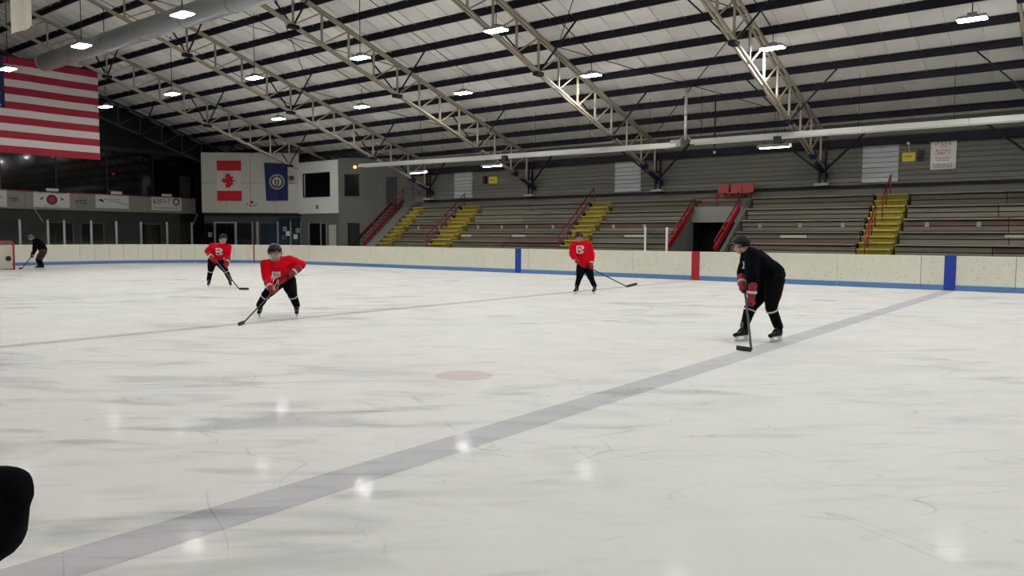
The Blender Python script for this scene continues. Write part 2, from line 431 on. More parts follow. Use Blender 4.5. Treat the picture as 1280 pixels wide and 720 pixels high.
foot = MB().box((-.28,33.35,3.80),(.28,33.75,3.90)).mesh('base')
def flym(y):
    mb = MB(); zt = roof_z(y)-.2
    for sx in (-1, 1): mb.beam((0, y, zl(y)-.03), (sx*1.7, y+.02, zt), .05, .05)
    mb.box((-.12, y-.2, zl(y)-.12), (.12, y+.2, zl(y)+.02))
    return mb.mesh('fly_brace')
flys = [flym(y) for y in (18.35, 23.75, 29.15, 8.9, 3.5)]
endbr = MB().beam((.1,33.45,4.4),(1.9,33.0,5.95),.07,.07).beam((-.1,33.45,4.4),(-1.9,33.0,5.95),.07,.07).mesh('end_brace')
for mset, mm in ((('lower','upper','lowern','uppern'),'truss_paint'),):
    pass
for x in TX:
    dim = x < -45; mm = MATS['truss_shaded' if dim else 'truss_paint']
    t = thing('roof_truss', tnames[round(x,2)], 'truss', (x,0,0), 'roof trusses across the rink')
    def P(me, nm, mt):
        o = bpy.data.objects.new(nm, me); col.objects.link(o); o.parent = t
        if not me.materials: me.materials.append(None)
        o.material_slots[0].link = 'OBJECT'; o.material_slots[0].material = mt
        return o
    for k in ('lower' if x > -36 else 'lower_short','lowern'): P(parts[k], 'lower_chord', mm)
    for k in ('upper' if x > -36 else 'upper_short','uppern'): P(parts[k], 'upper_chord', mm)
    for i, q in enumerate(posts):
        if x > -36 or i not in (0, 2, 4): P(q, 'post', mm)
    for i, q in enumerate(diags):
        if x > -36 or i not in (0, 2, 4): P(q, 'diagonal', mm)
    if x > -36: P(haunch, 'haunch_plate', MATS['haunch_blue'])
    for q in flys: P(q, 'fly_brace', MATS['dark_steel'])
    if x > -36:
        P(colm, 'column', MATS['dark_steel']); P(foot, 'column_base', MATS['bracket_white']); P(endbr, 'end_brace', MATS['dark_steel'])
# conduits above the lamps and roof bracing rods
for x, lab in ((-35.4,'thin conduit down the roof slope in the farthest lamp bay'),(-29.0,'thin conduit down the roof slope in the second lamp bay'),(-22.6,'thin conduit down the roof slope left of the middle truss'),(-16.2,'thin conduit down the roof slope right of the middle truss'),(-9.3,'thin conduit down the roof slope beside the nearest truss'),(-3.2,'thin conduit down the roof slope at upper right')):
    MB().tube([(x, y, roof_z(y)-.31) for y in (26.2, YR+.3)], .018, 6).build('conduit', 'dark_steel', label=lab, cat='conduit', group='roof conduits')
rods = MB()
for xa in (-32.54, -17.3, -2.06):
    for (ya, yb) in ((33, 25), (25, 17)):
        for a, b in ((0, 7.62), (7.62, 0)): rods.beam((xa+a, ya, roof_z(ya)-.3), (xa+b, yb, roof_z(yb)-.3), .025, .025)
rods.build('bracing_rod', 'dark_steel', ceil)

# ================================================================== LAMPS
def lamp_meshes():
    h = MB().box((-.38,-.2,.02),(.38,.2,.09)).box((-.12,-.1,.09),(.12,.1,.2))
    for k in range(9): h.box((-.34+k*.08,-.17,.09),(-.325+k*.08,.17,.13))
    return h.mesh('housing'), MB().box((-.36,-.18,.0),(.36,.18,.03)).mesh('lens')
hm, lm = lamp_meshes(); hm.materials.append(MATS['lamp_body']); lm.materials.append(MATS['lens'])
def lampobj(x, y, z, lab, grp='high bay lamps hung from the roof'):
    t = thing('high_bay_lamp', lab, 'lamp', (x, y, z), grp)
    put(hm, 'housing', None, t); put(lm, 'lens', None, t)
    top = roof_z(y)-.3-z
    MB().tube([(0,0,.19),(0,0,top)], .014, 6).build('stem', 'dark_steel', t)
    return t
LAMPS = [(-34.74,12.06,8.1,'bright lamp hanging left of the round duct, at the upper edge of the striped flag'),
 (-28.43,12.16,8.1,'bright lamp hanging just below the round duct near its blunt end'),
 (-22.03,12.3,8.1,'bright lamp in front of the round duct, near the top left of the view'),
 (-41.42,18.81,8.2,'bright lamp at the right-hand edge of the striped flag'),
 (-35.14,19.01,8.2,'bright lamp of the middle row, second from the striped flag'),
 (-28.77,19.2,8.2,'bright lamp of the middle row, third from the striped flag'),
 (-22.39,19.45,8.2,'bright lamp of the middle row, fourth from the striped flag'),
 (-15.94,19.55,8.2,'bright lamp of the middle row, nearest, high in the view centre'),
 (-35.9,25.4,7.9,'bright lamp of the far row, above the white booth'),
 (-29.27,25.5,7.9,'bright lamp of the far row, second from the white booth'),
 (-22.88,25.78,7.9,'bright lamp of the far row, third from the white booth'),
 (-16.37,26.0,7.9,'bright lamp of the far row, left of the hanging flue pipe'),
 (-9.21,25.92,7.9,'bright lamp of the far row, beside the nearest truss'),
 (-3.46,25.98,7.9,'bright lamp of the far row, alone at the upper right')]
for a in LAMPS: lampobj(*a)
ORD = ('first','second','third','fourth','fifth','sixth','seventh','eighth')
for x, w_ in zip((-15.6, -9.2, -2.8, 3.6, 10.0), ORD): lampobj(x, 12.3, 8.1, w_+' lamp of the left row beyond the frame')
for x, w_ in zip((-9.2, -2.8, 3.6, 10.0), ORD): lampobj(x, 19.5, 8.2, w_+' lamp of the middle row beyond the frame')
for x, w_ in zip((3.6, 10.0), ORD): lampobj(x, 26, 7.9, w_+' lamp of the far row beyond the frame')
for x, w_ in zip((-35, -28.6, -22.2, -15.8, -9.4, -3.0, 3.4, 9.8), ORD): lampobj(x, 4.6, 7.9, w_+' unseen lamp of the added row over the camera side')  # unseen lamp row added to brighten the near ice

# tube lights under the eave
for x, y, z, lab in ((-10.85,31,5.2,'white tube light under the eave beside the nearest truss foot'),(-25.5,31,5.22,'white tube light under the eave above a small yellow sign'),(-31.5,31.6,5.2,'white tube light under the eave at the far end of the bleachers')):
    t = thing('tube_light', lab, 'lamp', (x,y,z), 'tube lights under the eave')
    MB().box((-.58,-.06,0),(.58,.06,.04)).build('tube', 'tube_lens', t)
    MB().prism([(-.2,.0),(-.1,.14),(.1,.14),(.2,.0),(.19,.0),(.09,.12),(-.09,.12),(-.19,0)], (-.65,0,.02), (0,1,0), (0,0,1), (1,0,0), 1.3).build('reflector', 'bracket_white', t)
    MB().tube([(-.4,0,.15),(-.4,0,.9)], .012, 6).tube([(.4,0,.15),(.4,0,.9)], .012, 6).build('hanger', 'dark_steel', t)

# ================================================================== DUCT, HEATERS
DY, DZ, DR = 14.8, 9.35, .38
t = thing('round_duct', 'large grey round ventilation duct under the ridge with a blunt end', 'duct', (-38.4, DY, DZ))
MB().tube([(0,0,0),(50,0,0)], DR, 28).build('duct_shell', 'duct_grey', t, True)
for k in range(0, 17): MB().tube([(k*3.0+.02,0,0),(k*3.0+.1,0,0)], DR+.02, 28).build('joint_band', 'duct_grey', t)
for x in TX[1:]:
    if x+38.4 > 0: MB().tube([(x+38.4,0,DR),(x+38.4,0,zl(DY)-DZ)], .015, 6).build('hanger', 'dark_steel', t)
def heater(name, lab, x0, x1, z0, z1):
    y = 29.6; t = thing('tube_heater', lab, 'heater', (x0, y, z0), 'radiant tube heaters above the bleachers')
    L_ = x1-x0; dz = z1-z0
    poly = [(-.22,-.1),(-.12,.1),(.12,.1),(.22,-.1),(.205,-.1),(.11,.085),(-.11,.085),(-.205,-.1)]
    n = max(2, int(L_/3.0))
    for k in range(n):
        a, b = L_*k/n, L_*(k+1)/n-.015
        mb = MB(); va = [(a, py, pz+dz*a/L_) for py, pz in poly]; vb = [(b, py, pz+dz*b/L_) for py, pz in poly]
        q = len(poly); mb.add(va+vb, [tuple(range(q))[::-1], tuple(range(q, 2*q))]+[(i,(i+1)%q,q+(i+1)%q,q+i) for i in range(q)])
        mb.build('reflector', 'heater_metal', t)
    MB().tube([(0,0,-.03),(L_,0,dz-.03)], .05, 12).build('burner_tube', 'duct_grey', t, True)
    bx('burner_box', (L_-.3,-.14,dz-.1), (L_+.15,.14,dz+.2), 'bracket_white', t)
    for k in range(int(L_/3)+1):
        xx = min(k*3.0+.4, L_); MB().tube([(xx,0,dz*xx/L_+.1),(xx,0,roof_z(y)-.28-z0)], .008, 5).build('hanger', 'dark_steel', t)
    return t
heater('a', 'long pale tube heater running from the booth to the hanging flue pipe', -34.1, -14.35, 5.62, 5.44)
heater('b', 'long pale tube heater running from the flue pipe off to the right edge', -13.75, 6.0, 5.50, 5.44)
t = thing('flue_pipe', 'white flue pipe hanging from the roof onto the gap between the tube heaters', 'pipe', (-13.95, 29.4, 5.6))
MB().tube([(0,0,0),(0,0,2.05)], .06, 12).build('pipe', 'heater_metal', t, True); MB().tube([(0,0,.95),(0,0,1.05)], .075, 12).build('collar', 'bracket_white', t); MB().beam((-.25,0,-.02),(0,0,.2),.04,.04).beam((.25,0,-.02),(0,0,.2),.04,.04).build('bracket','bracket_white',t)
for x, y, z, lab in ((-23.0,28.9,5.32,'small black box hanging on the tube heater left of centre'),(-10.0,28.9,5.24,'small black box hanging by the tube heater beside the nearest truss')):
    t = thing('heater_control', lab, 'control box', (x,y,z)); bx('case', (-.12,-.1,-.14), (.12,.1,.14), 'black', t); MB().tube([(0,0,.14),(0,0,roof_z(y)-.3-z)], .007, 5).build('cable', 'dark_steel', t)
t = thing('camera_dome', 'small white dome on a thin dark pole right of the flue pipe', 'dome', (-13.2, 30.6, 5.15)); MB().ball((0,0,0), .06).build('dome', 'sign_white', t, True); MB().tube([(0,0,.05),(0,0,roof_z(30.6)-.2-5.15)], .03, 8).build('pole', 'dark_steel', t)
t = thing('camera_dome', 'small white dome above the yellow sign by the wall notice', 'dome', (-6.45, 33.5, 5.32)); MB().ball((0,0,0), .06).build('dome', 'sign_white', t, True); MB().tube([(0,0,-.04),(0,0.35,-.35)], .01, 6).build('cable', 'sign_white', t)

# ================================================================== DASHER BOARDS
ol2 = rink_outline(.0, 5)
db = thing('dasher_boards', 'long cream rink boards with a blue kick strip around the ice', 'rink boards', (0,0,0))
HB = 1.07
def board_seg(p, q, n=None):
    p, q = V((*p,0)), V((*q,0)); d = (q-p); L_ = d.length; d.normalize(); nrm = V((d.y, -d.x, 0))   # outline is counterclockwise: outward
    g_ = .006
    a, b = p+d*g_, q-d*g_
    def slab(mb, z0, z1, t0, t1):
        c = [a+nrm*t0, b+nrm*t0, b+nrm*t1, a+nrm*t1]
        mb.add([(v.x,v.y,z0) for v in c]+[(v.x,v.y,z1) for v in c], [(0,3,2,1),(4,5,6,7),(0,1,5,4),(1,2,6,5),(2,3,7,6),(3,0,4,7)])
    mb = MB(); slab(mb, .0, HB-.03, 0, .08); o = mb.build('board_panel', 'boards_white', db)
    mb = MB(); slab(mb, .0, .17, -.012, 0); mb.build('kick_strip', 'kick_blue', db)
    mb = MB(); slab(mb, .17, .20, -.012, 0); mb.build('kick_highlight', 'kick_highlight', db)  # pale strip painted as a highlight along the top of the kick strip
    mb = MB(); slab(mb, HB-.03, HB, -.01, .1); mb.build('cap_rail', 'board_cap', db)
# straight far side from joint positions, panels of about 2.5 m
def straight(a, b, L_=2.5, ph=0):
    a, b = V(a), V(b); D = (b-a).length; n = max(1, round(D/L_)); return [(tuple(a+(b-a)*k/n), tuple(a+(b-a)*(k+1)/n)) for k in range(n)]
segs = straight((XH-RC, YB), (-2.18, YB)) + straight((-2.18, YB), (-7.2, YB)) + straight((-7.2, YB), (XL+RC, YB))
segs += straight((XL, YB-RC), (XL, YL+RC)) + straight((XL+RC, YL), (XH-RC, YL)) + straight((XH, YL+RC), (XH, YB-RC))
for cx, cy, a0 in ((XH-RC, YB-RC, 0), (XL+RC, YB-RC, 90), (XL+RC, YL+RC, 180), (XH-RC, YL+RC, 270)):
    for k in range(18):
        a, b = math.radians(a0+k*5), math.radians(a0+k*5+5)
        segs.append(((cx+RC*math.cos(a), cy+RC*math.sin(a)), (cx+RC*math.cos(b), cy+RC*math.sin(b))))
for p, q in segs: board_seg(p, q)
for x, m_, lab in ((X0,'marker_blue','blue line marker on the boards at right'),(XF,'marker_blue','blue line marker on the boards near the middle'),(XC,'marker_red','red centre line marker on the boards')):
    MB().box((x-.16,YB-.022,0),(x+.16,YB-.0125,HB+.004)).box((x-.16,YB-.022,HB+.001),(x+.16,YB+.105,HB+.012)).build('line_marker', m_, db, label=lab)
MB().box((-39.36,23.9,0.0),(-39.24,24.0,0.01)).build('goal_marker', 'marker_red', db)
a = math.acos((-39.3-(XL+RC))/RC); p = (XL+RC+(RC-.02)*math.cos(a), YB-RC+(RC-.02)*math.sin(a))
MB().beam((p[0], p[1], .0), (p[0], p[1], HB), .07, .04, (1,0,0)).build('goal_marker', 'marker_red', db)
# dark puck scuffs on the boards: fine print, one stuff mesh
mb = MB(); rs = random.Random(3)
for k in range(900):
    x = rs.uniform(-34, 3); zc = rs.uniform(.2, .95); s = rs.uniform(.01, .035)
    mb.add([(x-s,YB-.003,zc-s*.5),(x+s,YB-.003,zc-s*.4),(x+s*.8,YB-.003,zc+s*.5),(x-s*.7,YB-.003,zc+s*.4)], [(0,1,2,3)])
mb.build('puck_scuffs', 'puck_mark', db, kind='stuff')
# glass posts on the end boards with acrylic panes
eg = thing('end_glass', 'row of acrylic panes on pale posts above the end boards below the balcony', 'rink glass', (0,0,0))
pts2 = [(XL-.2, y) for y in (6.6,8.2,9.8,11.3,12.8,14.25,15.6,16.92,17.72,19.1,20.45,21.85,23.4,24.95)]
for i, (x, y) in enumerate(pts2):
    MB().box((x-.045,y-.05,-.05),(x+.045,y+.05,HB+1.3)).build('post', 'alu', eg)
    if i: 
        px, py = pts2[i-1]; d = (V((x,y,0))-V((px,py,0))).normalized()*.06
        MB().beam((px+d.x,py+d.y,HB+.63),(x-d.x,y-d.y,HB+.63),.012,1.24).build('pane', 'acrylic', eg)
sg = thing('penalty_glass', 'two tall white posts with a clear pane on the boards left of the red marker', 'rink glass', (-13.95, YB+.05, HB))
for s in (-.46, .46): MB().box((s-.035,-.035,0),(s+.035,.035,.92)).build('post', 'sign_white', sg)
MB().box((-.42,-.006,.01),(.42,.006,.9)).build('pane', 'acrylic', sg)

# ================================================================== BLEACHERS
TY = [30.0+.61*k for k in range(6)]; TZ = [.98,1.38,1.84,2.33,2.84,3.34]
BY = 29.2
def tier_z(y): return TZ[0]+(y-TY[0])*(TZ[5]-TZ[0])/(TY[5]-TY[0])
def bleacher(lab, x0, x1, seed):
    t = thing('bleacher', lab, 'bleacher', (x0, BY, 0), 'bleacher sections'); rs = random.Random(seed)
    W = x1-x0; n = max(1, round(W/3.6))
    fr = MB(); fr.box((0,.85,0),(W,1.5,.55))
    for k, (y, z) in enumerate(zip(TY, TZ)):
        y -= BY; yb = 4.73 if k == 5 else y+.62
        fr.box((0,y+.06,0),(W,yb,z-.05))
    fr.build('concrete_step', 'gap_shade', t)  # steps coloured dark to deepen the shade in the board gaps
    for k, (y, z) in enumerate(zip(TY, TZ)):
        y -= BY
        off = rs.uniform(-.5,.5)
        cuts = [0]+[W*(i/n)+off*(1 if 0 < i < n else 0) for i in range(1, n)]+[W]
        zb = z-.47
        for i in range(n):
            a, b = cuts[i]+.016, cuts[i+1]-.016
            m1 = 'plank_red' if k == 3 and rs.random() < .8 or (k == 1 and rs.random() < .4) else ('plank_worn' if rs.random() < .22 else 'plank')
            # riser boards below the tread, with a shadow gap between them
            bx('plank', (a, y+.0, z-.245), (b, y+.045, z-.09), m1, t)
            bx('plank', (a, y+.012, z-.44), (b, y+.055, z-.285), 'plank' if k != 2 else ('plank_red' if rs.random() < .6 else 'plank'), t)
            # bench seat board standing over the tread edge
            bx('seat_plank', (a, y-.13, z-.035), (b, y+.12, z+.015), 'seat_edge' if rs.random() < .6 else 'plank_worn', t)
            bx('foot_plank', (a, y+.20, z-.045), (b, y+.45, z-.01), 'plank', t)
        if k == 3:
            q = .8
            while q < W-.3:
                bx('bracket', (q-.07, y-.02, z-.30), (q+.07, y+.02, z-.12), 'bracket_white', t); q += 1.65
    if x1 > -20: pass
    return t
SECT = [('bleacher section farthest left, between the end stairs and the next yellow stairs', -32.5, -29.6),
 ('bleacher section between the two left yellow stairs, right of the booth', -27.95, -20.85),
 ('bleacher section between the middle yellow stairs and the red-railed tunnel', -19.5, -15.2),
 ('bleacher section between the red-railed tunnel and the right yellow stairs', -12.45, -7.55),
 ('bleacher section right of the right-hand yellow stairs, under the notice', -6.2, 7.0)]
BL = [bleacher(l, a, b, i) for i, (l, a, b) in enumerate(SECT)]
# pale replacement boards lying on low rows
for i, (x0, x1, y, z) in enumerate(((-10.57,-9.54,31.2,1.74),(-2.9,-1.4,31.2,1.78),(-17.75,-16.7,31.2,1.74),(-20.1,-20.1,29,1),(-24.3,-23.5,31.2,1.73),(-27.8,-27.1,31.2,1.73))):
    if x1 <= x0: continue
    lab = ['short pale board on the low row left of the right yellow stairs','pale board on the low row at the right edge','pale board on the low row beside the tall glass posts','','short pale board on the low row left of the middle yellow stairs','short pale board on the low row right of the left yellow stairs'][i]
    bx('pale_board', (x0,y-.02,z-.13), (x1,y+.018,z-.03), 'plank_new', label=lab, cat='board')

def aisle(lab, x0, x1):
    t = thing('aisle_stairs', lab, 'stairs', (x0, BY, 0), 'yellow bleacher stairs'); W = x1-x0
    for k in range(11):
        y = 30.0+.305*k; z = .98+.236*k
        z = min(z, 3.34); yb = 4.73 if k == 10 else y-BY+.34
        MB().box((.02, y-BY+.09, max(z-.75,.05)), (W-.02, yb, z-.045)).box((.02, y-BY, z-.05), (W-.02, yb, z)).build('step', 'step_yellow', t)
        bx('nosing', (.03, y-BY-.006, z-.045), (W-.03, y-BY+.0, z+.004), 'nosing_yellow', t)
    f = MB().prism([(.9,0),(4.7,0),(4.7,3.0),(.95,.3),(.9,.3)], (.03,0,0), (0,1,0), (0,0,1), (1,0,0), W-.06).build('stringer', 'concrete', t)
    return t
AIS = [('yellow painted stairs on the right, left of the posted notice', -7.47, -6.27), ('yellow painted stairs in the middle, behind the far red player', -20.75, -19.55),
       ('yellow painted stairs second from the booth', -29.5, -28.05), ('yellow painted stairs at the far left end of the bleachers', -33.5, -32.6)]
for a in AIS: aisle(*a)
def rail(lab, x, y0, y1, h=.82, np_=3, r=.022, drop=True):
    t = thing('handrail', lab, 'handrail', (x, y0, tier_z(y0)), 'red handrails on the bleachers'); zb = tier_z(y0); 
    pts = [(0, 0, h), (0, y1-y0, tier_z(y1)-zb+h)]
    MB().tube(pts, r*1.3, 8).build('rail', 'rail_red', t, True)
    mid = [(0, 0, h*.5), (0, y1-y0, tier_z(y1)-zb+h*.5)]
    if np_ > 3: MB().tube(mid, r*.8, 8).build('mid_rail', 'rail_red', t, True)
    for k in range(np_):
        y = (y1-y0)*k/(np_-1); z = tier_z(y0+y)-zb
        MB().tube([(0,y,z-.12),(0,y,z+h)], r, 8).build('post', 'rail_red', t, True)
rail('upper red handrail in the right-hand yellow stairs', -6.95, 31.85, 33.1, .72, 3)
rail('lower red handrail in the right-hand yellow stairs', -7.1, 30.05, 31.5, .72, 4)
rail('long red handrail on the middle yellow stairs', -20.6, 30.0, 33.1, .68, 5)
rail('long red handrail on the left yellow stairs', -29.25, 30.0, 33.1, .68, 5)

# tunnel through the bleachers with red sloping rails
t = thing('tunnel', 'concrete tunnel opening through the bleachers with a dark doorway', 'tunnel entrance', (-15.15, BY, 0))
W = 2.65
for xx in (0, W-.15):
    MB().prism([(.75,0),(4.7,0),(4.7,3.3),(4.0,3.3),(3.3,2.9),(.8,1.0),(.75,.95)], (xx,0,0), (0,1,0), (0,0,1), (1,0,0), .15).build('side_wall', 'concrete', t)
bx('header', (.15,3.25,2.28), (W-.15,3.4,2.98), 'concrete_light', t)
bx('platform', (.15,3.4,2.88), (W-.15,4.7,2.98), 'concrete', t)
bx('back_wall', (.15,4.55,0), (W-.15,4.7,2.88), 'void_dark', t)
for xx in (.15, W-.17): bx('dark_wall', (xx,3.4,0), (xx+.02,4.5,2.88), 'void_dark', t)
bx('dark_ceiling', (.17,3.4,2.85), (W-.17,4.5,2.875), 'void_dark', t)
for k in range(2): bx('plank', (.17, 3.8+k*.4, 2.98+k*.2), (W-.17, 4.2+k*.5, 3.16+k*.2), 'plank', t)
for x, lab in ((-14.95,'red sloping rail on the left side of the tunnel opening'),(-12.8,'red sloping rail on the right side of the tunnel opening')):
    r_ = thing('tunnel_rail', lab, 'handrail', (x, BY, 0), 'red sloping rails at the tunnel')
    MB().beam((0,.7,1.1),(0,3.3,2.95), .08, .22).build('stringer', 'rail_bright', r_)
    MB().tube([(0,.7,1.48),(0,3.3,3.33),(0,3.5,3.35)], .03, 8).build('rail', 'rail_red', r_, True)
    for k in range(4):
        y = .72+k*.85; z = 1.1+(y-.7)*.71; MB().tube([(0,y,z),(0,y,z+.4)], .022, 8).build('post', 'rail_red', r_, True)
t = thing('guard_rail', 'thin red guard rail above the tunnel header', 'handrail', (-14.95, BY+3.35, 2.98))
MB().tube([(0,0,.38),(2.2,0,.38)], .022, 8).tube([(0,0,.19),(2.2,0,.19)], .015, 8).build('rail', 'rail_red', t, True)
for x in (0, 1.1, 2.2): MB().tube([(x,0,0),(x,0,.38)], .02, 8).build('post', 'rail_red', t, True)
for i, (x, sc_, lab) in enumerate(((-14.0,.9,'orange-red plastic seat on the top row, leftmost of three above the tunnel'),(-13.4,1.0,'orange-red plastic seat on the top row, middle of three above the tunnel'),(-12.85,1.0,'orange-red plastic seat on the top row, rightmost of three above the tunnel'))):
    s_ = thing('stadium_seat', lab, 'seat', (x, 33.1, 3.37), 'red seats above the tunnel')
    b = MB(); b.beam((0,.42,.2),(0,.52,.66),.5,.05,(0,1,0)); b.build('backrest', 'seat_red', s_)
    MB().box((-.25,0,.2),(.25,.44,.25)).build('seat', 'seat_red', s_)
    for q in (-.2,.2): MB().box((q-.02,.02,0),(q+.02,.06,.2)).box((q-.02,.38,0),(q+.02,.42,.2)).build('leg', 'seat_red', s_)

# red stairs at the far left end, with landing
t = thing('end_stairs', 'steep stairs with red stringer and rails at the left end of the bleachers', 'stairs', (-34.35, BY, 0))
MB().beam((0,.75,1.1),(0,4.0,3.8),.06,.17).build('stringer', 'rail_red', t)
MB().beam((-.9,.75,1.1),(-.9,4.0,3.8),.06,.16).build('stringer', 'dark_steel', t)
MB().prism([(.7,0),(4.7,0),(4.7,3.7),(4.0,3.55),(.75,.9),(.7,.9)], (.08,0,0), (0,1,0), (0,0,1), (1,0,0), .75).build('side_wall', 'concrete', t)
for k in range(12): bx('tread', (-.87, .8+k*.265, 1.05+k*.22), (-.04, 1.05+k*.265, 1.09+k*.22), 'dark_steel', t)
MB().tube([(0,.75,1.8),(0,4.0,4.5),(1.1,4.0,4.45),(1.1,4.4,4.1)], .028, 8).tube([(0,.75,1.45),(0,4.0,4.15)], .02, 8).build('rail', 'rail_red', t, True)
for k in range(5): MB().tube([(0,.8+k*.79,1.1+k*.655),(0,.8+k*.79,1.82+k*.655)], .024, 8).build('post', 'rail_red', t, True)

# ================================================================== WALL ITEMS
def sign_board(name, lab, cat, x0, x1, z0, z1, y=YW-.05, m_='sign_white'):
    t = thing(name, lab, cat, (x0, y, z0)); bx('board', (0,-.03,0), (x1-x0,.0,z1-z0), m_, t); return t, x1-x0, z1-z0
t, W_, H_ = sign_board('notice_board', 'white posted notice with lines of dark red lettering high on the grey wall', 'sign', -5.72, -4.84, 4.29, 5.47)
rs = random.Random(5)
def textline(t, x0, x1, z, h, m_, y=-.033, seed=1, dens=.7, ax='x'):
    r_ = random.Random(seed); mb = MB(); x = x0
    while x < x1-.02:
        w_ = h*r_.uniform(.45,.75); kind = r_.randrange(4)
        if r_.random() > .12:
            if kind == 0: cells = ((0,0,.25,1),(.25,.38,1,.62))
            elif kind == 1: cells = ((0,0,.25,1),(.75,0,1,1),(.25,.75,.75,1))
            elif kind == 2: cells = ((0,0,.25,1),(.25,0,1,.22),(.25,.78,1,1))
            else: cells = ((.38,0,.62,1),(0,.8,1,1))
            for a, b, c, d in cells:
                if ax == 'x': mb.box((x+a*w_, y-.004, z+b*h), (x+c*w_, y, z+d*h))
                else: mb.box((y, x+a*w_, z+b*h), (y+.004, x+c*w_, z+d*h))
        x += w_*1.25
    return mb.build('lettering', m_, t)
for k, (zz, h, a, m_) in enumerate(((1.04,.09,.07,'ink_maroon'),(.91,.09,.16,'ink_maroon'),(.84,.05,.28,'ink_maroon'),(.68,.08,.18,'ink_red'),(.57,.08,.12,'ink_red'),(.40,.06,.18,'ink_red'),(.31,.06,.22,'ink_red'),(.15,.06,.1,'ink_maroon'),(.06,.06,.14,'ink_maroon'))):
    textline(t, a, W_-a, zz, h, m_, seed=k)
t, W_, H_ = sign_board('yellow_sign', 'small yellow sign beside a black speaker, left of the white notice', 'sign', -6.72, -6.25, 4.66, 5.0, m_='sign_yellow'); textline(t, .1, .38, .14, .09, 'ink_dark', seed=9)
t, W_, H_ = sign_board('yellow_sign', 'small yellow sign above the left bleacher section, right of a black speaker', 'sign', -28.1, -27.5, 4.62, 5.0, m_='sign_yellow'); textline(t, .12, .48, .14, .1, 'ink_dark', seed=19)
for x, z, lab in ((-6.05,4.64,'small black speaker on the wall right of the yellow sign'),(-28.35,4.62,'small black speaker on the wall left of the distant yellow sign')):
    t = thing('wall_speaker', lab, 'speaker', (x, YW-.06, z)); bx('cabinet', (-.1,-.16,0), (.1,0,.42), 'black', t); MB().tube([(0,-.165,.12),(0,-.161,.12)], .07, 14).build('cone', 'dark_steel', t)

# ================================================================== END: BALCONY AND LOBBY
bal = thing('balcony', 'long pale-fronted balcony below the dark viewing gallery at the far end', 'balcony', (XE, 0, 0))
y = 2.0
while y < 28.4:
    e = min(y+1.45, 28.5); bx('fascia_panel', (.0, y+.01, 3.18), (.12, e-.01, 4.1), 'fascia', bal); y += 1.45
bx('red_trim', (.0,2,4.1), (.16,28.5,4.17), 'rail_red', bal); bx('soffit', (-.1,2,3.08), (.16,28.5,3.18), 'fascia', bal)
for yy in (18.9, 28.3): MB().beam((.02, yy, 2.3), (.1, yy-.5 if yy < 20 else yy+.35, 3.1), .08, .08).build('strut', 'alu', bal)
def ysign(lab, y0, y1, z0, z1, cat='sign'):
    t = thing('banner_sign', lab, cat, (XE+.13, y0, z0), 'sign boards on the balcony front'); bx('board', (0,0,0), (.03,y1-y0,z1-z0), 'sign_white', t); return t, y1-y0, z1-z0
t, w_, h_ = ysign('white sign board cut off by the left edge of the photo', 14.9, 17.0, 3.16, 4.18); textline(t, 1.2, 1.9, .5, .14, 'ink_grey', .031, 3, ax='y')
t, w_, h_ = ysign('white balcony sign with a dark red disc between two small dark figures', 18.37, 20.36, 3.22, 4.17)
MB().tube([(.03,w_/2,.45),(.04,w_/2,.45)], .3, 24).build('disc', 'ink_maroon', t)
MB().tube([(.03,w_/2,.45),(.045,w_/2,.45)], .2, 7).build('disc_centre', 'ink_red', t)
for yy, s in ((.42,1),(1.58,-1)): MB().prism([(-.12*s,-.06),(.0,.02),(.1*s,.1),(.13*s,.05),(.05*s,-.02),(.08*s,-.1),(-.02*s,-.06)], (.03,yy,.52), (0,1,0), (0,0,1), (1,0,0), .01).build('emblem', 'ink_dark', t)
textline(t, .2, 1.8, .8, .07, 'ink_grey', .031, 4, ax='y'); textline(t, .6, 1.4, .06, .07, 'ink_grey', .031, 5, ax='y')
t, w_, h_ = ysign('white balcony sign with a faint dark swoosh, second from the corner', 21.87, 23.9, 3.28, 4.12)
MB().prism([(.1,.5),(.45,.36),(.5,.42),(.38,.56)], (.03,0,0), (0,1,0), (0,0,1), (1,0,0), .008).build('emblem', 'ink_maroon', t); textline(t, .5, 1.5, .5, .1, 'ink_grey', .031, 8, ax='y')
MB().prism([(.7,.44),(1.4,.36),(1.95,.2),(1.95,.24),(1.4,.41),(.7,.47)], (.03,0,0), (0,1,0), (0,0,1), (1,0,0), .008).build('swoosh', 'ink_grey', t)
t, w_, h_ = ysign('balcony sign with tall yellow lettering and a round mark nearest the corner', 25.4, 27.45, 3.24, 4.14)
textline(t, .12, 1.32, .42, .34, 'ink_gold', .031, 12, ax='y'); textline(t, .2, 1.8, .12, .09, 'ink_blue', .031, 13, ax='y'); textline(t, .16, .5, .46, .2, 'ink_dark', .036, 15, ax='y')
MB().tube([(.03,1.68,.6),(.036,1.68,.6)], .24, 20).build('round_mark', 'ink_blue', t); MB().tube([(.036,1.68,.6),(.042,1.68,.6)], .15, 16).build('round_centre', 'sign_white', t)
for y0, lab in ((19.1,'small white placard on top of the red disc sign'),(22.85,'small white placard on top of the swoosh sign'),(26.15,'small pale placard on top of the yellow-lettered sign')):
    bx('placard', (XE+.05,y0,4.17), (XE+.1,y0+.68,4.34), 'sign_white', label=lab, cat='placard', group='placards on the balcony rail')
for y0, y1, s, m_ in ((17.1,17.85,21,'ink_dark'),(20.7,21.35,22,'ink_dark')):
    t = thing('fascia_lettering', 'dark letters fixed on the balcony front %s the red disc sign' % ('left of' if y0 < 18 else 'right of'), 'lettering', (XE+.12,0,0)); textline(t, y0, y1, 3.48, .24, m_, .001, s, ax='y')
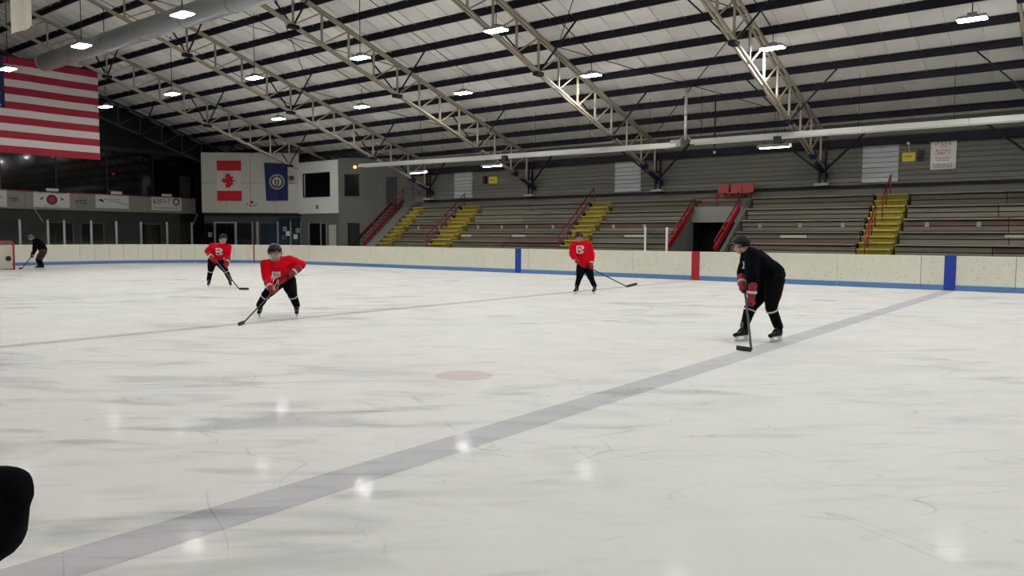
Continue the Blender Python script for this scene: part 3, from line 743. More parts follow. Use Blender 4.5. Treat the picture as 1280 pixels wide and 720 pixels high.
# dark gallery glazing with mullions behind the balcony
gal = thing('gallery_window', 'wide dark viewing gallery glass above the balcony', 'window', (XE, 0, 0))
y = 2.0
while y < 28.0:
    bx('pane', (.0,y+.04,4.2), (.02,y+2.9,6.9), 'glass_dark', gal); bx('mullion', (.0,y-.04,4.2), (.06,y+.04,6.9), 'black', gal); y += 2.95
bx('header', (.0,2,6.9), (.1,28.4,7.15), 'ink_dark', gal); bx('blind', (.03,27.4,4.2), (.05,28.2,5.6), 'lobby_dark', gal)
# small red exit light behind
t = thing('exit_light', 'small dim red light in the dark gallery', 'light', (XE+.1, 23.0, 5.45)); bx('case', (0,-.1,-.06), (.05,.1,.06), 'black', t); mat('exit_red', (170,20,30), .5, emit=.35); bx('face', (.05,-.08,-.04), (.06,.08,.04), 'exit_red', t)
# wall under the balcony with doors
bx('wall_under_balcony', (XE-.3, 2, 0), (XE-.28+.3, 27.4, 3.08), 'lobby_dark', kind='structure', label='dark green-grey wall under the balcony')
for i, (a, b) in enumerate(((19.2,20.5),(21.0,22.3),(24.6,26.0))):
    t = thing('door_%d' % (i+1), 'dark door under the balcony', None, (XE+.02, a, 0), kind='structure'); bx('leaf', (0,0,0), (.05,b-a,2.3), 'glass_dark', t); MB().box((0,-.06,0),(.08,0,2.36)).box((0,b-a,0),(.08,b-a+.06,2.36)).box((0,0,2.3),(.08,b-a,2.36)).build('frame', 'lobby_grey', t)

# lobby: diagonal panel wall with flags, booth, lower glazed wall
CR, SR = math.cos(YAW), math.sin(YAW)
A0 = V((-41.69, 31.0, 0)); LD = V((CR, SR, 0)); LN = V((SR, -CR, 0))      # along the wall, and out towards the ice
lob = MB()
def lbox(mb, s0, s1, z0, z1, d0, d1, base=A0):
    c = [base+LD*s0+LN*d0, base+LD*s1+LN*d0, base+LD*s1+LN*d1, base+LD*s0+LN*d1]
    return mb.add([(v.x,v.y,z0) for v in c]+[(v.x,v.y,z1) for v in c], [(0,3,2,1),(4,5,6,7),(0,1,5,4),(1,2,6,5),(2,3,7,6),(3,0,4,7)])
S0 = -6.35
pw = thing('wall_corner', 'large white panelled wall across the rink corner carrying two flags', None, kind='structure')
for a, b in ((S0,-4.75),(-4.75,-3.15),(-3.15,-1.55),(-1.55,0)):
    for z0, z1 in ((3.08,4.98),(5.0,6.95)): lbox(MB(), a+.012, b-.012, z0, z1, -.1, 0).build('wall_panel', 'panel_white', pw)
lbox(MB(), S0, 0, 3.0, 6.93, -.35, -.1).build('wall_core', 'lobby_dark', pw)
# booth
PB = V((-37.78, 31.0, 0)); LSD = V((CR, SR, 0))
bo = thing('wall_booth', 'white timekeeper booth face with a dark window beside the panelled wall', None, kind='structure')
for x0, x1, z0, z1 in ((-41.69,-41.18,3.02,6.3),(-38.56,-37.78,3.02,6.3),(-41.18,-38.56,3.02,4.09),(-41.18,-38.56,5.55,6.3)):
    bx('wall_panel', (x0,30.95,z0), (x1,31.15,z1), 'booth_white', bo)
bx('window_glass', (-41.18,31.06,4.09), (-38.56,31.08,5.55), 'glass_dark', bo)
MB().box((-41.2,30.93,4.05),(-38.54,31.0,4.1)).box((-41.2,30.93,5.54),(-38.54,31.0,5.59)).box((-41.22,30.93,4.05),(-41.17,31.0,5.59)).box((-38.57,30.93,4.05),(-38.52,31.0,5.59)).build('window_frame', 'black', bo)
bx('booth_floor', (-41.69,31.0,3.0), (-37.78,32.6,3.1), 'lobby_dark', bo); bx('booth_back', (-41.6,32.5,3.1),(-37.9,32.6,6.2),'void_dark',bo)
t = thing('small_plaque', 'small grey plaque under the booth window', 'plaque', (-39.8,30.95,3.42)); bx('plate', (-.14,-.02,-.12), (.14,0,.14), 'ink_grey', t); textline(t, -.1, .1, -.03, .08, 'ink_dark', -.022, 31)
SE = 4.65
sw = thing('wall_booth_side', 'grey wall running from the booth corner back to the bleachers', None, kind='structure')
def sbox(nm, s0, s1, z0, z1, d0, d1, m_, par): return lbox(MB(), s0, s1, z0, z1, d0, d1, PB).build(nm, m_, par)
for s0, s1, z0, z1 in ((.0,.38,2.75,6.4),(1.28,2.95,2.75,6.4),(3.62,SE,0,6.4),(.38,1.28,2.75,4.07),(.38,1.28,5.4,6.4),(2.95,3.62,5.25,6.4),(2.95,3.62,0,3.5),(0,.55,0,2.75),(1.3,2.95,0,2.75),(.55,1.3,2.4,2.75)):
    sbox('wall_panel', s0, s1, z0, z1, -.15, 0, 'lobby_grey', sw)
sbox('window_glass', .38, 1.28, 4.07, 5.4, -.09, -.07, 'glass_dark', sw)
for a, b, c, d in ((.36,.4,4.07,5.4),(1.26,1.3,4.07,5.4),(.36,1.3,4.04,4.09),(.36,1.3,5.38,5.43)): sbox('window_frame', a, b, c, d, -.05, .02, 'black', sw)
sbox('door_leaf', 2.95, 3.62, 3.5, 5.25, -.12, -.05, 'lobby_dark', sw); sbox('dark_opening', .55, 1.3, 0, 2.4, -.2, -.16, 'void_dark', sw)
bx('wall_booth_roof', (-49.9, 31.2, 6.31), (-36.3, 33.9, 6.36), 'void_dark', kind='structure') if False else None
# lower glazed wall below the panelled wall and booth
lw = thing('wall_lobby', 'dark glazed lobby front under the white panelled wall', None, kind='structure')
def lb(nm, s0, s1, z0, z1, d0, d1, m_, lab=None):
    o = lbox(MB(), s0, s1, z0, z1, d0, d1).build(nm, m_, lw, label=lab); return o
lb('wall_core', S0, .0, 0, 3.02, -.55, -.4, 'lobby_dark')
for s0, s1, m_ in ((-6.3,-5.75,'glass_dark'),(-5.55,-4.35,'glass_dark'),(-4.2,-3.3,'glass_dark'),(-2.65,-1.6,'glass_blue'),(-1.45,-.75,'glass_blue'),(-.6,-.05,'glass_blue')):
    lb('pane', s0, s1, .1, 2.4 if s0 < -2 else 2.75, -.36, -.33, m_)
for s, wd in ((-5.65,.1),(-4.28,.14),(-3.2,.06),(-2.85,.16),(-1.52,.1),(-.68,.07),(-.02,.06)):
    lb('mullion', s-wd/2, s+wd/2, 0, 2.5, -.38, -.28, 'alu' if s > -6 and s != -3.2 else 'ink_grey')
lb('door_head', -5.65, -4.28, 2.4, 2.5, -.38, -.28, 'alu')
for k, (s, z, m_) in enumerate(((-1.25,1.35,'ink_blue'),(-1.0,1.6,'sign_white'),(-.5,1.4,'sign_white'),(-.35,1.8,'ink_grey'),(-1.2,1.9,'ink_grey'),(-6.1,1.5,'ink_grey'))):
    lb('poster', s, s+.26, z, z+.3, -.32, -.31, m_)
# wall under booth
bl_ = thing('wall_under_booth', 'grey wall under the booth with a dark door and pale board', None, kind='structure')
bx('wall_panel', (-41.65,31.05,0), (-37.8,31.2,3.0), 'lobby_grey', bl_)
bx('door_leaf', (-40.7,31.02,0), (-39.6,31.06,2.4), 'glass_dark', bl_); MB().box((-40.78,30.99,0),(-40.7,31.06,2.45)).box((-39.6,30.99,0),(-39.5,31.06,2.45)).box((-39.05,30.99,0),(-38.98,31.06,2.45)).build('door_frame','alu',bl_)
bx('side_pane', (-39.5,31.02,0), (-39.05,31.06,2.35), 'glass_dark', bl_); bx('pale_board', (-38.75,31.0,1.0), (-38.1,31.05,2.3), 'panel_white', bl_)
t = thing('wall_lamp', 'small yellow-glowing lamp on the grey wall right of the booth', 'lamp', tuple(PB+LSD*1.05+LN*.0+V((0,0,5.84)))); MB().ball((.06,-.08,0), .09).build('globe', 'bulb_yellow', t, True); MB().box((-.06,-.02,-.06),(.06,.06,.06)).build('base', 'black', t)
t = thing('wall_box', 'small black box on the white wall right of the navy flag', 'box', tuple(A0+LD*-.45+V((0,0,5.35)))); c_ = LN*.02
lbox(MB(), -.12, .1, -.12, .12, .0, .2, V((0,0,0))).build('case', 'black', t); lbox(MB(), -.3, -.1, .0, .06, .05, .12, V((0,0,0))).build('arm', 'black', t)

# ================================================================== FLAGS
def cloth(poly, o, ux, uy, nrm, amp, fr, t=.01, seed=0, cell=.22):
    """polygon region cut from a rippled sheet, thin but solid"""
    bm = bmesh.new(); vs = [bm.verts.new((x, y, 0)) for x, y in poly]; bm.faces.new(vs)
    x0, x1 = min(p[0] for p in poly), max(p[0] for p in poly); y0, y1 = min(p[1] for p in poly), max(p[1] for p in poly)
    k = math.floor(x0/cell)+1
    while k*cell < x1: bmesh.ops.bisect_plane(bm, geom=bm.verts[:]+bm.edges[:]+bm.faces[:], plane_co=(k*cell,0,0), plane_no=(1,0,0)); k += 1
    k = math.floor(y0/(cell*2))+1
    while k*cell*2 < y1: bmesh.ops.bisect_plane(bm, geom=bm.verts[:]+bm.edges[:]+bm.faces[:], plane_co=(0,k*cell*2,0), plane_no=(0,1,0)); k += 1
    o, ux, uy, nrm = V(o), V(ux), V(uy), V(nrm)
    for v in bm.verts:
        x, y = v.co.x, v.co.y
        d = amp*(math.sin(x*fr+.35*math.sin(y*1.3+seed))+.4*math.sin(x*fr*2.3+y*.8+seed))
        v.co = o+ux*x+uy*y+nrm*d
    bmesh.ops.recalc_face_normals(bm, faces=bm.faces)
    r = bmesh.ops.extrude_face_region(bm, geom=bm.faces[:]); 
    bmesh.ops.translate(bm, verts=[e for e in r['geom'] if isinstance(e, bmesh.types.BMVert)], vec=nrm*t)
    bmesh.ops.recalc_face_normals(bm, faces=bm.faces)
    me = bpy.data.meshes.new('cloth'); bm.to_mesh(me); bm.free(); return me
def rect(x0, y0, x1, y1): return [(x0,y0),(x1,y0),(x1,y1),(x0,y1)]
fl = thing('striped_flag', 'huge red and white striped flag with a blue starred canton hanging from the roof', 'flag', (-40.42, 11.1, 5.36))
FH, FL = 4.4, 6.9; sh = FH/13
for k in range(13):
    x0 = 0 if k < 6 else .4*FL
    put(cloth(rect(x0, k*sh, FL, (k+1)*sh), (0,0,0), (0,1,0), (0,0,1), (1,0,0), .03, 2.1), 'stripe', 'flag_red' if k % 2 == 0 else 'flag_white', fl)
put(cloth(rect(0, 6*sh, .4*FL, FH), (0,0,0), (0,1,0), (0,0,1), (1,0,0), .03, 2.1), 'canton', 'flag_blue', fl)
mb = MB()
for r_ in range(9):
    for c in range(6 if r_ % 2 == 0 else 5):
        cx = (c+.5)*.4*FL/6+(0 if r_ % 2 == 0 else .2*FL/6); cy = 6*sh+(r_+.5)*(7*sh)/9
        d = .03*(math.sin(cx*2.1+.35*math.sin(cy*1.3))+.4*math.sin(cx*2.1*2.3+cy*.8))
        pl = [((.09 if i % 2 == 0 else .036)*math.sin(math.pi*i/5), (.09 if i % 2 == 0 else .036)*math.cos(math.pi*i/5)) for i in range(10)]
        mb.prism(pl, (d+.012, cx, cy), (0,1,0), (0,0,1), (1,0,0), .006)
mb.build('stars', 'flag_white', fl)
MB().tube([(-.02,-.1,FH+.02),(-.02,FL+.1,FH+.02)], .03, 8).build('rod', 'dark_steel', fl)
for y in (.2, 2.5, 4.7, 6.8): MB().tube([(-.02,y,FH),(.1,y,zl(11.1+y)-5.36-.05)], .008, 5).build('cord', 'dark_steel', fl)

# maple leaf half outline (stem down), mirrored
HL = [(0,1.0),(.13,.74),(.25,.80),(.2,.42),(.42,.62),(.47,.5),(.72,.55),(.64,.33),(.74,.26),(.38,-.06),(.43,-.2),(.06,-.13),(.05,-.5)]
LEAF = HL + [(-x, y) for x, y in reversed(HL[1:])]
LEAF = LEAF[:]
def lp(s, z): p_ = A0+LD*s; return V((p_.x, p_.y, z))
# vertical red-white-red flag
def s_of(p): return (V((p[0],p[1],0))-A0).dot(LD)
sa, sb = s_of((-45.88,27.74)), s_of((-44.63,28.71))
cf = thing('leaf_flag', 'red and white flag with a red maple leaf turned sideways on the white wall', 'flag', tuple(lp(sa, 3.85)+LN*.04))
Wf, Hf = sb-sa, 2.58
put(cloth(rect(0,0,Wf,Hf*.25), (0,0,0), LD, (0,0,1), LN, .015, 6, seed=2), 'red_band', 'flag_can_red', cf)
put(cloth(rect(0,Hf*.25,Wf,Hf*.75), (0,0,0), LD, (0,0,1), LN, .015, 6, seed=2), 'white_field', 'flag_white', cf)
put(cloth(rect(0,Hf*.75,Wf,Hf), (0,0,0), LD, (0,0,1), LN, .015, 6, seed=2), 'red_band', 'flag_can_red', cf)
lf = [(-y*.66, x*.66) for x, y in LEAF]           # tip to the left
put(cloth([(x+Wf*.5+.12, y+Hf*.5) for x, y in lf], LN*.018, LD, (0,0,1), LN, .015, 6, seed=2), 'maple_leaf', 'flag_can_red', cf)
# navy flag
sa, sb = s_of((-43.45,29.63)), s_of((-42.26,30.56))
nf = thing('navy_flag', 'navy blue flag with a round pale gold seal hanging on the white wall', 'flag', tuple(lp(sa, 3.86)+LN*.04))
Wn, Hn = sb-sa, 2.45
put(cloth([(.1,0),(Wn,0.02),(Wn,Hn-.05),(0,Hn)], (0,0,0), LD, (0,0,1), LN, .03, 6, seed=5), 'field', 'flag_navy', nf)
def circ(r, cx, cy, n=28): return [(cx+r*math.cos(2*math.pi*k/n), cy+r*math.sin(2*math.pi*k/n)) for k in range(n)]
for rr, m_, dd in ((.5,'seal_gold',.014),(.4,'flag_navy',.02),(.3,'seal_light',.026)):
    put(cloth(circ(rr, Wn*.54, Hn*.5), LN*dd, LD, (0,0,1), LN, .03, 6, seed=5), 'seal', m_, nf)
for q in (-.1,.08): MB().prism([(-.05,-.22),(.05,-.22),(.06,.1),(.0,.2),(-.05,.1)], LD*(Wn*.54+q)+LN*.06+V((0,0,Hn*.5)), LD, (0,0,1), LN, .01).build('seal_figure', 'ink_dark', nf)
# little leaf emblem painted on the wall
le = thing('leaf_emblem', 'small red maple leaf emblem over an arc on the white wall below the flags', 'emblem', tuple(lp(s_of((-44.12,29.1)), 3.6)+LN*.004))
MB().prism([(x*.17, y*.17+.12) for x, y in LEAF], (0,0,0), LD, (0,0,1), LN, .01).build('leaf', 'ink_maroon', le)
mb = MB()
for k in range(14):
    a0_, a1_ = math.radians(205+k*130/14), math.radians(205+(k+1)*130/14)
    if k % 4 == 3: continue
    mb.prism([(.42*math.cos(a0_),.25+.36*math.sin(a0_)),(.42*math.cos(a1_),.25+.36*math.sin(a1_)),(.35*math.cos(a1_),.25+.29*math.sin(a1_)),(.35*math.cos(a0_),.25+.29*math.sin(a0_))], (0,0,0), LD, (0,0,1), LN, .01)
mb.build('arc', 'ink_red', le)
# pale banner top left
bn = thing('hanging_banner', 'plain off-white vertical banner hanging from the roof at the top left corner', 'banner', (-19.8, 7.0, 6.1))
put(cloth(rect(0,0,1.1,2.4), (0,0,0), (1,0,0), (0,0,1), (0,-1,0), .03, 6, seed=1), 'cloth', 'banner_white', bn)
MB().tube([(-.05,0,2.4),(1.15,0,2.4)], .025, 8).build('rod', 'dark_steel', bn)
for q in (.05,1.05): MB().tube([(q,0,2.4),(q,0,roof_z(7)-.3-6.1)], .008, 5).build('cord', 'dark_steel', bn)

# ================================================================== GOAL
go = thing('hockey_goal', 'red framed hockey goal with pale netting cut off by the left edge', 'goal', (-39.4, 12.7, 0))
GW, GH = .93, 1.27
MB().tube([(0,-GW,0),(0,-GW,GH-.1),(0,-GW+.1,GH),(0,GW-.1,GH),(0,GW,GH-.1),(0,GW,0)], .04, 10).build('front_frame', 'goal_red', go, True)
MB().tube([(0,-GW,.03),(-.7,-GW+.1,.03),(-1.05,-.45,.03),(-1.05,.45,.03),(-.7,GW-.1,.03),(0,GW,.03)], .03, 8).tube([(0,0,GH),(-.5,0,GH),(-1.05,0,.03)], .02, 8).tube([(0,-GW+.1,GH),(-.45,-.5,GH),(-.45,.5,GH),(0,GW-.1,GH)], .02, 8).build('rear_frame', 'goal_red', go, True)
mb = MB(); import itertools
B_ = [(0,-GW),(-.7,-GW+.1),(-1.05,-.45),(-1.05,.45),(-.7,GW-.1),(0,GW)]; T_ = [(0,-GW+.06),(-.3,-.65),(-.45,-.5),(-.45,.5),(-.3,.65),(0,GW-.06)]
def lerp(a, b, t): return tuple(a[i]+(b[i]-a[i])*t for i in range(len(a)))
def path(P_, u): 
    u *= len(P_)-1; i = min(int(u), len(P_)-2); return lerp(P_[i], P_[i+1], u-i)
NU, NV = 44, 16
grid = [[(*lerp(path(B_,i/NU), path(T_,i/NU), j/NV), .03+(GH-.03)*j/NV) for i in range(NU+1)] for j in range(NV+1)]
for j in range(NV+1):
    for i in range(NU):
        mb.beam(grid[j][i], grid[j][i+1], .008, .008)
        if j < NV: mb.beam(grid[j][i], grid[j+1][i], .008, .008)
for k in range(12):
    y = -.5+k/11; mb.beam((0,y*1.7,GH),(-.45,y,GH),.008,.008)
mb.build('net', 'net_white', go, kind='stuff')
MB().prism([(-.86,.02),(.86,.02),(.86,1.0),(-.86,1.0)], (-.06,0,.02), (0,1,0), (0,0,1), (1,0,0), .01).build('shooter_sheet', 'net_white', go)
MB().tube([(-.045,.72,.5),(-.03,.72,.5)], .12, 14).build('target_hole', 'black', go)

# ================================================================== PEOPLE
def frame_from(f, up=(0,0,1)):
    f = V(f).normalized(); u = V(up); r = f.cross(u).normalized(); u = r.cross(f)
    return Matrix((r, f, u)).transposed()       # local x right, y forward, z up
def chain(mb, pts, rs):
    for i in range(len(pts)-1): mb.cap(pts[i], pts[i+1], rs[i], rs[i+1])
def glove(t, hand, elbow, axis, curl, mm, seed, s=1.0, cuff='stripe_white'):
    """hockey glove: flared cuff, padded back, four fingers and thumb closed around the stick axis"""
    hand, elbow, ax = V(hand), V(elbow), V(axis).normalized()
    back = (elbow-hand).normalized(); out = (back-ax*back.dot(ax))
    if out.length < .2: out = V((0,-1,0))-ax*(-ax.y)
    out.normalize(); side = ax.cross(out)
    mb = MB(); Mx = Matrix((ax, side, out)).transposed()
    pc = hand+out*.045*s
    mb.ball(pc, (.055*s,.042*s,.032*s), M=Mx); mb.cap(pc, pc+back*.06*s, .04*s, .045*s)
    for k in range(4):
        base = pc+ax*((k-1.5)*.027*s)+side*.03*s; R = .034*s; L4 = (1.0,1.08,1.0,.85)[k]
        pts = [base]
        for a in (60, 5, -60, -115): 
            aa = math.radians(a*L4); pts.append(hand+ax*((k-1.5)*.026*s)+(side*math.cos(aa)+out*math.sin(aa))*R)
        for i in range(4): mb.cap(pts[i], pts[i+1], .0145*s, .0135*s, 8)
    tb = pc+ax*.05*s-side*.02*s
    mb.cap(tb, hand+ax*.045*s-side*.036*s+out*.005, .018*s, .015*s, 8); mb.cap(hand+ax*.045*s-side*.036*s+out*.005, hand+ax*.05*s-side*.015*s-out*.034*s, .015*s, .013*s, 8)
    g_ = put(remesh(mb, .0075*s, 2), 'glove', mm, t)
    c0, c1 = pc+back*.05*s, pc+back*.15*s
    put(remesh(MB().cap(c0, c1, .046*s, .056*s), .012, 1), 'cuff', mm, g_)
    MB().tube([c0+back*.0*s, c0+back*.028*s], .056*s, 14).build('cuff_stripe', cuff, g_, True)
def skate(t, ank, toe):
    ank = V(ank); d = V(toe)-ank; d.z = 0; d.normalize(); s_ = V((-d.y, d.x, 0)); a = V((ank.x, ank.y, 0)); Mx = Matrix((d, s_, V((0,0,1)))).transposed()
    P_ = lambda f, h: a+d*f+V((0,0,h))
    mb = MB()
    mb.cap(P_(-.03,.14), P_(.0,.27), .05, .055); mb.cap(P_(-.035,.12), P_(.09,.115), .043, .042); mb.cap(P_(.09,.12), P_(.19,.103), .04, .033)
    mb.ball(P_(.195,.103), (.04,.042,.032), M=Mx); mb.cap(P_(.0,.2), P_(.1,.15), .045, .035)
    sk = put(remesh(mb, .009, 2), 'skate', 'skate_black', t)
    hd = MB()
    for f0, f1 in ((-.07,.0),(.12,.19)):
        hd.add([P_(f0,.085)+s_*.02, P_(f1,.085)+s_*.02, P_(f1,.085)-s_*.02, P_(f0,.085)-s_*.02, P_(f0+.01,.03)+s_*.008, P_(f1-.01,.03)+s_*.008, P_(f1-.01,.03)-s_*.008, P_(f0+.01,.03)-s_*.008], [(0,1,2,3),(7,6,5,4),(0,4,5,1),(1,5,6,2),(2,6,7,3),(3,7,4,0)])
    hd.beam(P_(-.085,.028), P_(.205,.028), .014, .016); hd.beam(P_(-.08,.082), P_(.2,.08), .06, .012); hd.build('blade_holder', 'skate_white', sk)
    pl = [(-.09,.012),(-.08,.0),(.18,.0),(.215,.012),(.215,.022),(-.09,.022)]
    MB().prism(pl, a-s_*.002, d, (0,0,1), s_, .004).build('blade', 'steel', sk)
    lc = MB()
    for k in range(5): q = P_(.055+k*.022, .197-k*.014); lc.beam(q-s_*.028, q+s_*.028, .008, .006)
    lc.build('laces', 'skate_white', sk)
    put(remesh(MB().cap(P_(.03,.17), P_(.055,.27), .035, .03), .01, 1), 'tongue', 'skate_grey', sk)

def person(name, lab, root, J, cfg):
    t = thing('person', lab, 'person', root, cfg.get('group')); J = {k: V(v) for k, v in J.items()}; S = cfg.get('s', 1.0)
    fdir = (J['face']-J['head']); fdir = V(cfg['look']).normalized() if 'look' in cfg else fdir.normalized()
    F = frame_from(fdir, cfg.get('hup', (0,0,1))); H = J['head']; HS = cfg.get('hs', 1.0)*S
    hp = lambda x, y, z: H+F @ V((x*HS, y*HS, z*HS))
    for k in ('anL','anR'): J[k].z = cfg.get('az', .2)
    # ---- one continuous body
    b = MB()
    b.ball(hp(0,-.01,.03), V((.076,.094,.09))*HS, 16, 12, F); b.ball(hp(0,.035,-.045), V((.055,.055,.062))*HS, 14, 10, F)
    b.ball(hp(0,.062,-.088), V((.024,.022,.02))*HS, 10, 8, F); b.cap(hp(0,.088,.005), hp(0,.108,-.025), .010*HS, .016*HS, 8); b.ball(hp(0,.085,.03), V((.05,.014,.012))*HS, 10, 8, F)
    b.ball(hp(0,.084,-.052), V((.024,.012,.006))*HS, 10, 6, F); b.ball(hp(0,.083,-.063), V((.02,.012,.006))*HS, 10, 6, F)
    for s in (-1, 1): b.ball(hp(s*.076,-.012,-.005), V((.01,.02,.032))*HS, 10, 8, F); b.ball(hp(s*.045,.055,-.02), V((.025,.03,.022))*HS, 10, 8, F)
    b.cap(hp(0,-.025,-.05), J['neck'], .055*S, .062*S)
    chain(b, [J['neck'], J['chest'], J['belly'], J['pelvis']], [.07*S,.13*S,.125*S,.13*S])
    for s in 'LR':
        chain(b, [J['neck'], J['sh'+s], J['el'+s], J['ha'+s]], [.06*S,.058*S,.043*S,.03*S])
        chain(b, [J['pelvis'], J['hip'+s], J['kn'+s], J['an'+s]], [.1*S,.088*S,.055*S,.036*S])
    put(remesh(b, .0095, 1), 'body', 'skin', t)
    for s in (-1, 1): MB().ball(hp(s*.03,.082,.012), .0115*HS, 10, 8).build('eye', 'eye', t, True)
    MB().ball(hp(0,.094,-.057), V((.02,.004,.002))*HS, 10, 6, F).build('mouth', 'rust', t, True)
    if cfg.get('hair'):
        put(remesh(MB().ball(hp(0,-.03,.035), V((.084,.095,.092))*HS, 16, 12, F).ball(hp(0,-.05,-.04), V((.07,.05,.06))*HS, 12, 8, F), .011, 1), 'hair', 'hair', t)
    # ---- clothing
    jr = cfg.get('jr', 1.0)*S; c = MB()
    chain(c, [J['neck']+(J['chest']-J['neck'])*.25, J['chest'], J['belly'], J['belly']+(J['pelvis']-J['belly'])*.75], [.11*jr,.175*jr,.175*jr,.185*jr])
    ax = (J['shL']-J['shR'])
    c.cap(J['shL'], J['shR'], .1*jr, .1*jr); c.cap(J['chest']+ax*.28, J['chest']-ax*.28, .14*jr, .14*jr); c.cap(J['belly']+ax*.2, J['belly']-ax*.2, .14*jr, .14*jr)
    for s in 'LR':
        wr = J['ha'+s]+(J['el'+s]-J['ha'+s])*cfg.get('cuffat', .42)
        chain(c, [J['sh'+s], J['el'+s], wr], [.105*jr,.083*jr,.068*jr])
        c.ball(J['el'+s]+(J['sh'+s]-J['el'+s])*.12, .09*jr)
    for p0, r_ in cfg.get('extra', ()): c.ball(p0, r_)
    jm = remesh(c, .015, 3, .014, 7, cfg['seed']); jo = put(jm, 'jersey', cfg['jersey'], t)
    p = MB(); pm_ = J['pelvis']
    p.cap(J['hipL'], J['hipR'], .15*S, .15*S); p.ball(pm_, .16*S)
    for s in 'LR': chain(p, [J['hip'+s], J['hip'+s]+(J['kn'+s]-J['hip'+s])*.5, J['kn'+s]+(J['hip'+s]-J['kn'+s])*.14], [.145*S,.125*S,.1*S])
    put(remesh(p, .014, 3, .01, 7, cfg['seed']+3), 'pants', cfg['pants'], t)
    if cfg.get('pstripe'):
        q = MB()
        for s in 'LR': q.cap(J['hip'+s]+V(cfg['pstripe'])*.075, J['hip'+s]+(J['kn'+s]-J['hip'+s])*.62+V(cfg['pstripe'])*.055, .085*S, .075*S)
        put(remesh(q, .012, 2), 'pants_stripe', 'stripe_red', t)
    for s in 'LR':
        so = put(remesh(MB().cap(J['kn'+s], J['an'+s]+V((0,0,.03)), .086*S, .066*S).cap(J['kn'+s]+(J['hip'+s]-J['kn'+s])*.12, J['kn'+s], .09*S, .09*S), .012, 2, .006, 9, cfg['seed']), 'sock', 'sock_black', t)
        if cfg.get('stripe', True):
            k_, a_ = J['kn'+s], J['an'+s]; d = (a_-k_); q0 = k_+d*.1
            MB().tube([q0, q0+d.normalized()*.02], .094*S, 16).build('sock_stripe', 'stripe_white', so, True)
        skate(t, J['an'+s], J['toe'+s])
    for s in 'LR':
        if cfg.get('glove'+s, True): glove(t, J['ha'+s], J['el'+s], cfg['axis'], 1, cfg.get('gm', 'glove_red'), 1, 1.25*S, cfg.get('cuffm', 'stripe_white'))
    # crest on the jersey front
    if 'crest' in cfg:
        cd = V(cfg['crest']).normalized(); bvh = BVHTree.FromPolygons([v.co for v in jm.vertices], [tuple(q.vertices) for q in jm.polygons])
        cx_ = V((0,0,1)).cross(cd).normalized(); cz_ = cd.cross(cx_); cs = cfg.get('cs', .1); o_ = J['chest']+cz_*cfg.get('cz', -.05)+cx_*cfg.get('cx', 0)
        pat = ['#####.','#...##','#.#.##','####..','#..##.','#...##','#####.'] if cfg.get('pat', 0) == 0 else ['#####','#####','#.#.#','#####','.###.','..#..','.....']
        mb = MB(); nr, nc = len(pat), len(pat[0])
        for r_ in range(nr):
            for c_i in range(nc):
                if pat[r_][c_i] != '#': continue
                qs = []
                for dx, dz in ((0,0),(1,0),(1,1),(0,1)):
                    o2 = o_+cx_*((c_i+dx)/nc-.5)*cs*2+cz_*(.5-(r_+dz)/nr)*cs*2.2
                    h = bvh.ray_cast(o2+cd*.6, -cd)
                    if h[0] is None: break
                    qs.append(h[0]+cd*.005)
                if len(qs) == 4: mb.add(qs, [(0,1,2,3)])
        if mb.v: mb.build('crest', 'stripe_white', jo)
    for q0, q1 in cfg.get('cords', ()): MB().tube([q0, q1], .009, 6).build('drawstring', 'stripe_white', t)
    # helmet
    if cfg.get('helmet'):
        bm = bmesh.new(); bmesh.ops.create_uvsphere(bm, u_segments=28, v_segments=18, radius=1)
        rm = [v for v in bm.verts if v.co.z < (-.05 if v.co.y > .2 else -.5 if v.co.y > -.25 else -.62)+(.25 if v.co.y > .55 else 0)]
        bmesh.ops.delete(bm, geom=rm, context='VERTS')
        for v in bm.verts:
            rdg = 1+.05*math.exp(-((abs(v.co.x)-.35)/.1)**2)*(v.co.z > .2)
            v.co = hp(v.co.x*.104*rdg, v.co.y*.13*rdg-.008, v.co.z*.118*rdg+.028)
        me = bpy.data.meshes.new('helmet'); bm.to_mesh(me); bm.free(); me.shade_smooth()
        ho = put(me, 'helmet', cfg['helmet'], t); sd = ho.modifiers.new('solid', 'SOLIDIFY'); sd.thickness = .012; sd.offset = 1
        MB().tube([hp(s_*x, y, z) for s_, x, y, z in ((-1,.1,.01,-.02),(-1,.075,.03,-.08),(-1,.0,.06,-.112),(1,.0,.062,-.112),(1,.075,.03,-.08),(1,.1,.01,-.02))], .006, 6).build('chin_strap', 'stripe_white', ho, True)
        for s in (-1, 1): MB().ball(hp(s*.108,-.01,-.01), V((.008,.028,.036))*HS, 10, 8, F).build('ear_guard', 'skate_grey', ho, True)
        for s in (-1, 0, 1): MB().beam(hp(s*.045,-.02,.148-.01*abs(s)), hp(s*.045,.06,.132-.01*abs(s)), .012, .006).build('vent', 'skate_grey', ho)
        if cfg.get('cage'):
            cg = MB()
            for k in range(6):
                z_ = .02-k*.026; R = .118-.002*k*k*.6
                cg.tube([hp(R*math.sin(a)*.92, .015+R*math.cos(a)*1.0, z_) for a in [math.radians(q) for q in range(-80, 81, 16)]], .0035, 5)
            for k in range(-3, 4):
                a = math.radians(k*22); cg.tube([hp((.118-.0012*j*j)*math.sin(a)*.92, .015+(.118-.0012*j*j)*math.cos(a), .03-j*.026) for j in range(7)], .0035, 5)
            cg.build('face_cage', 'cage_steel', ho)
    return t, J

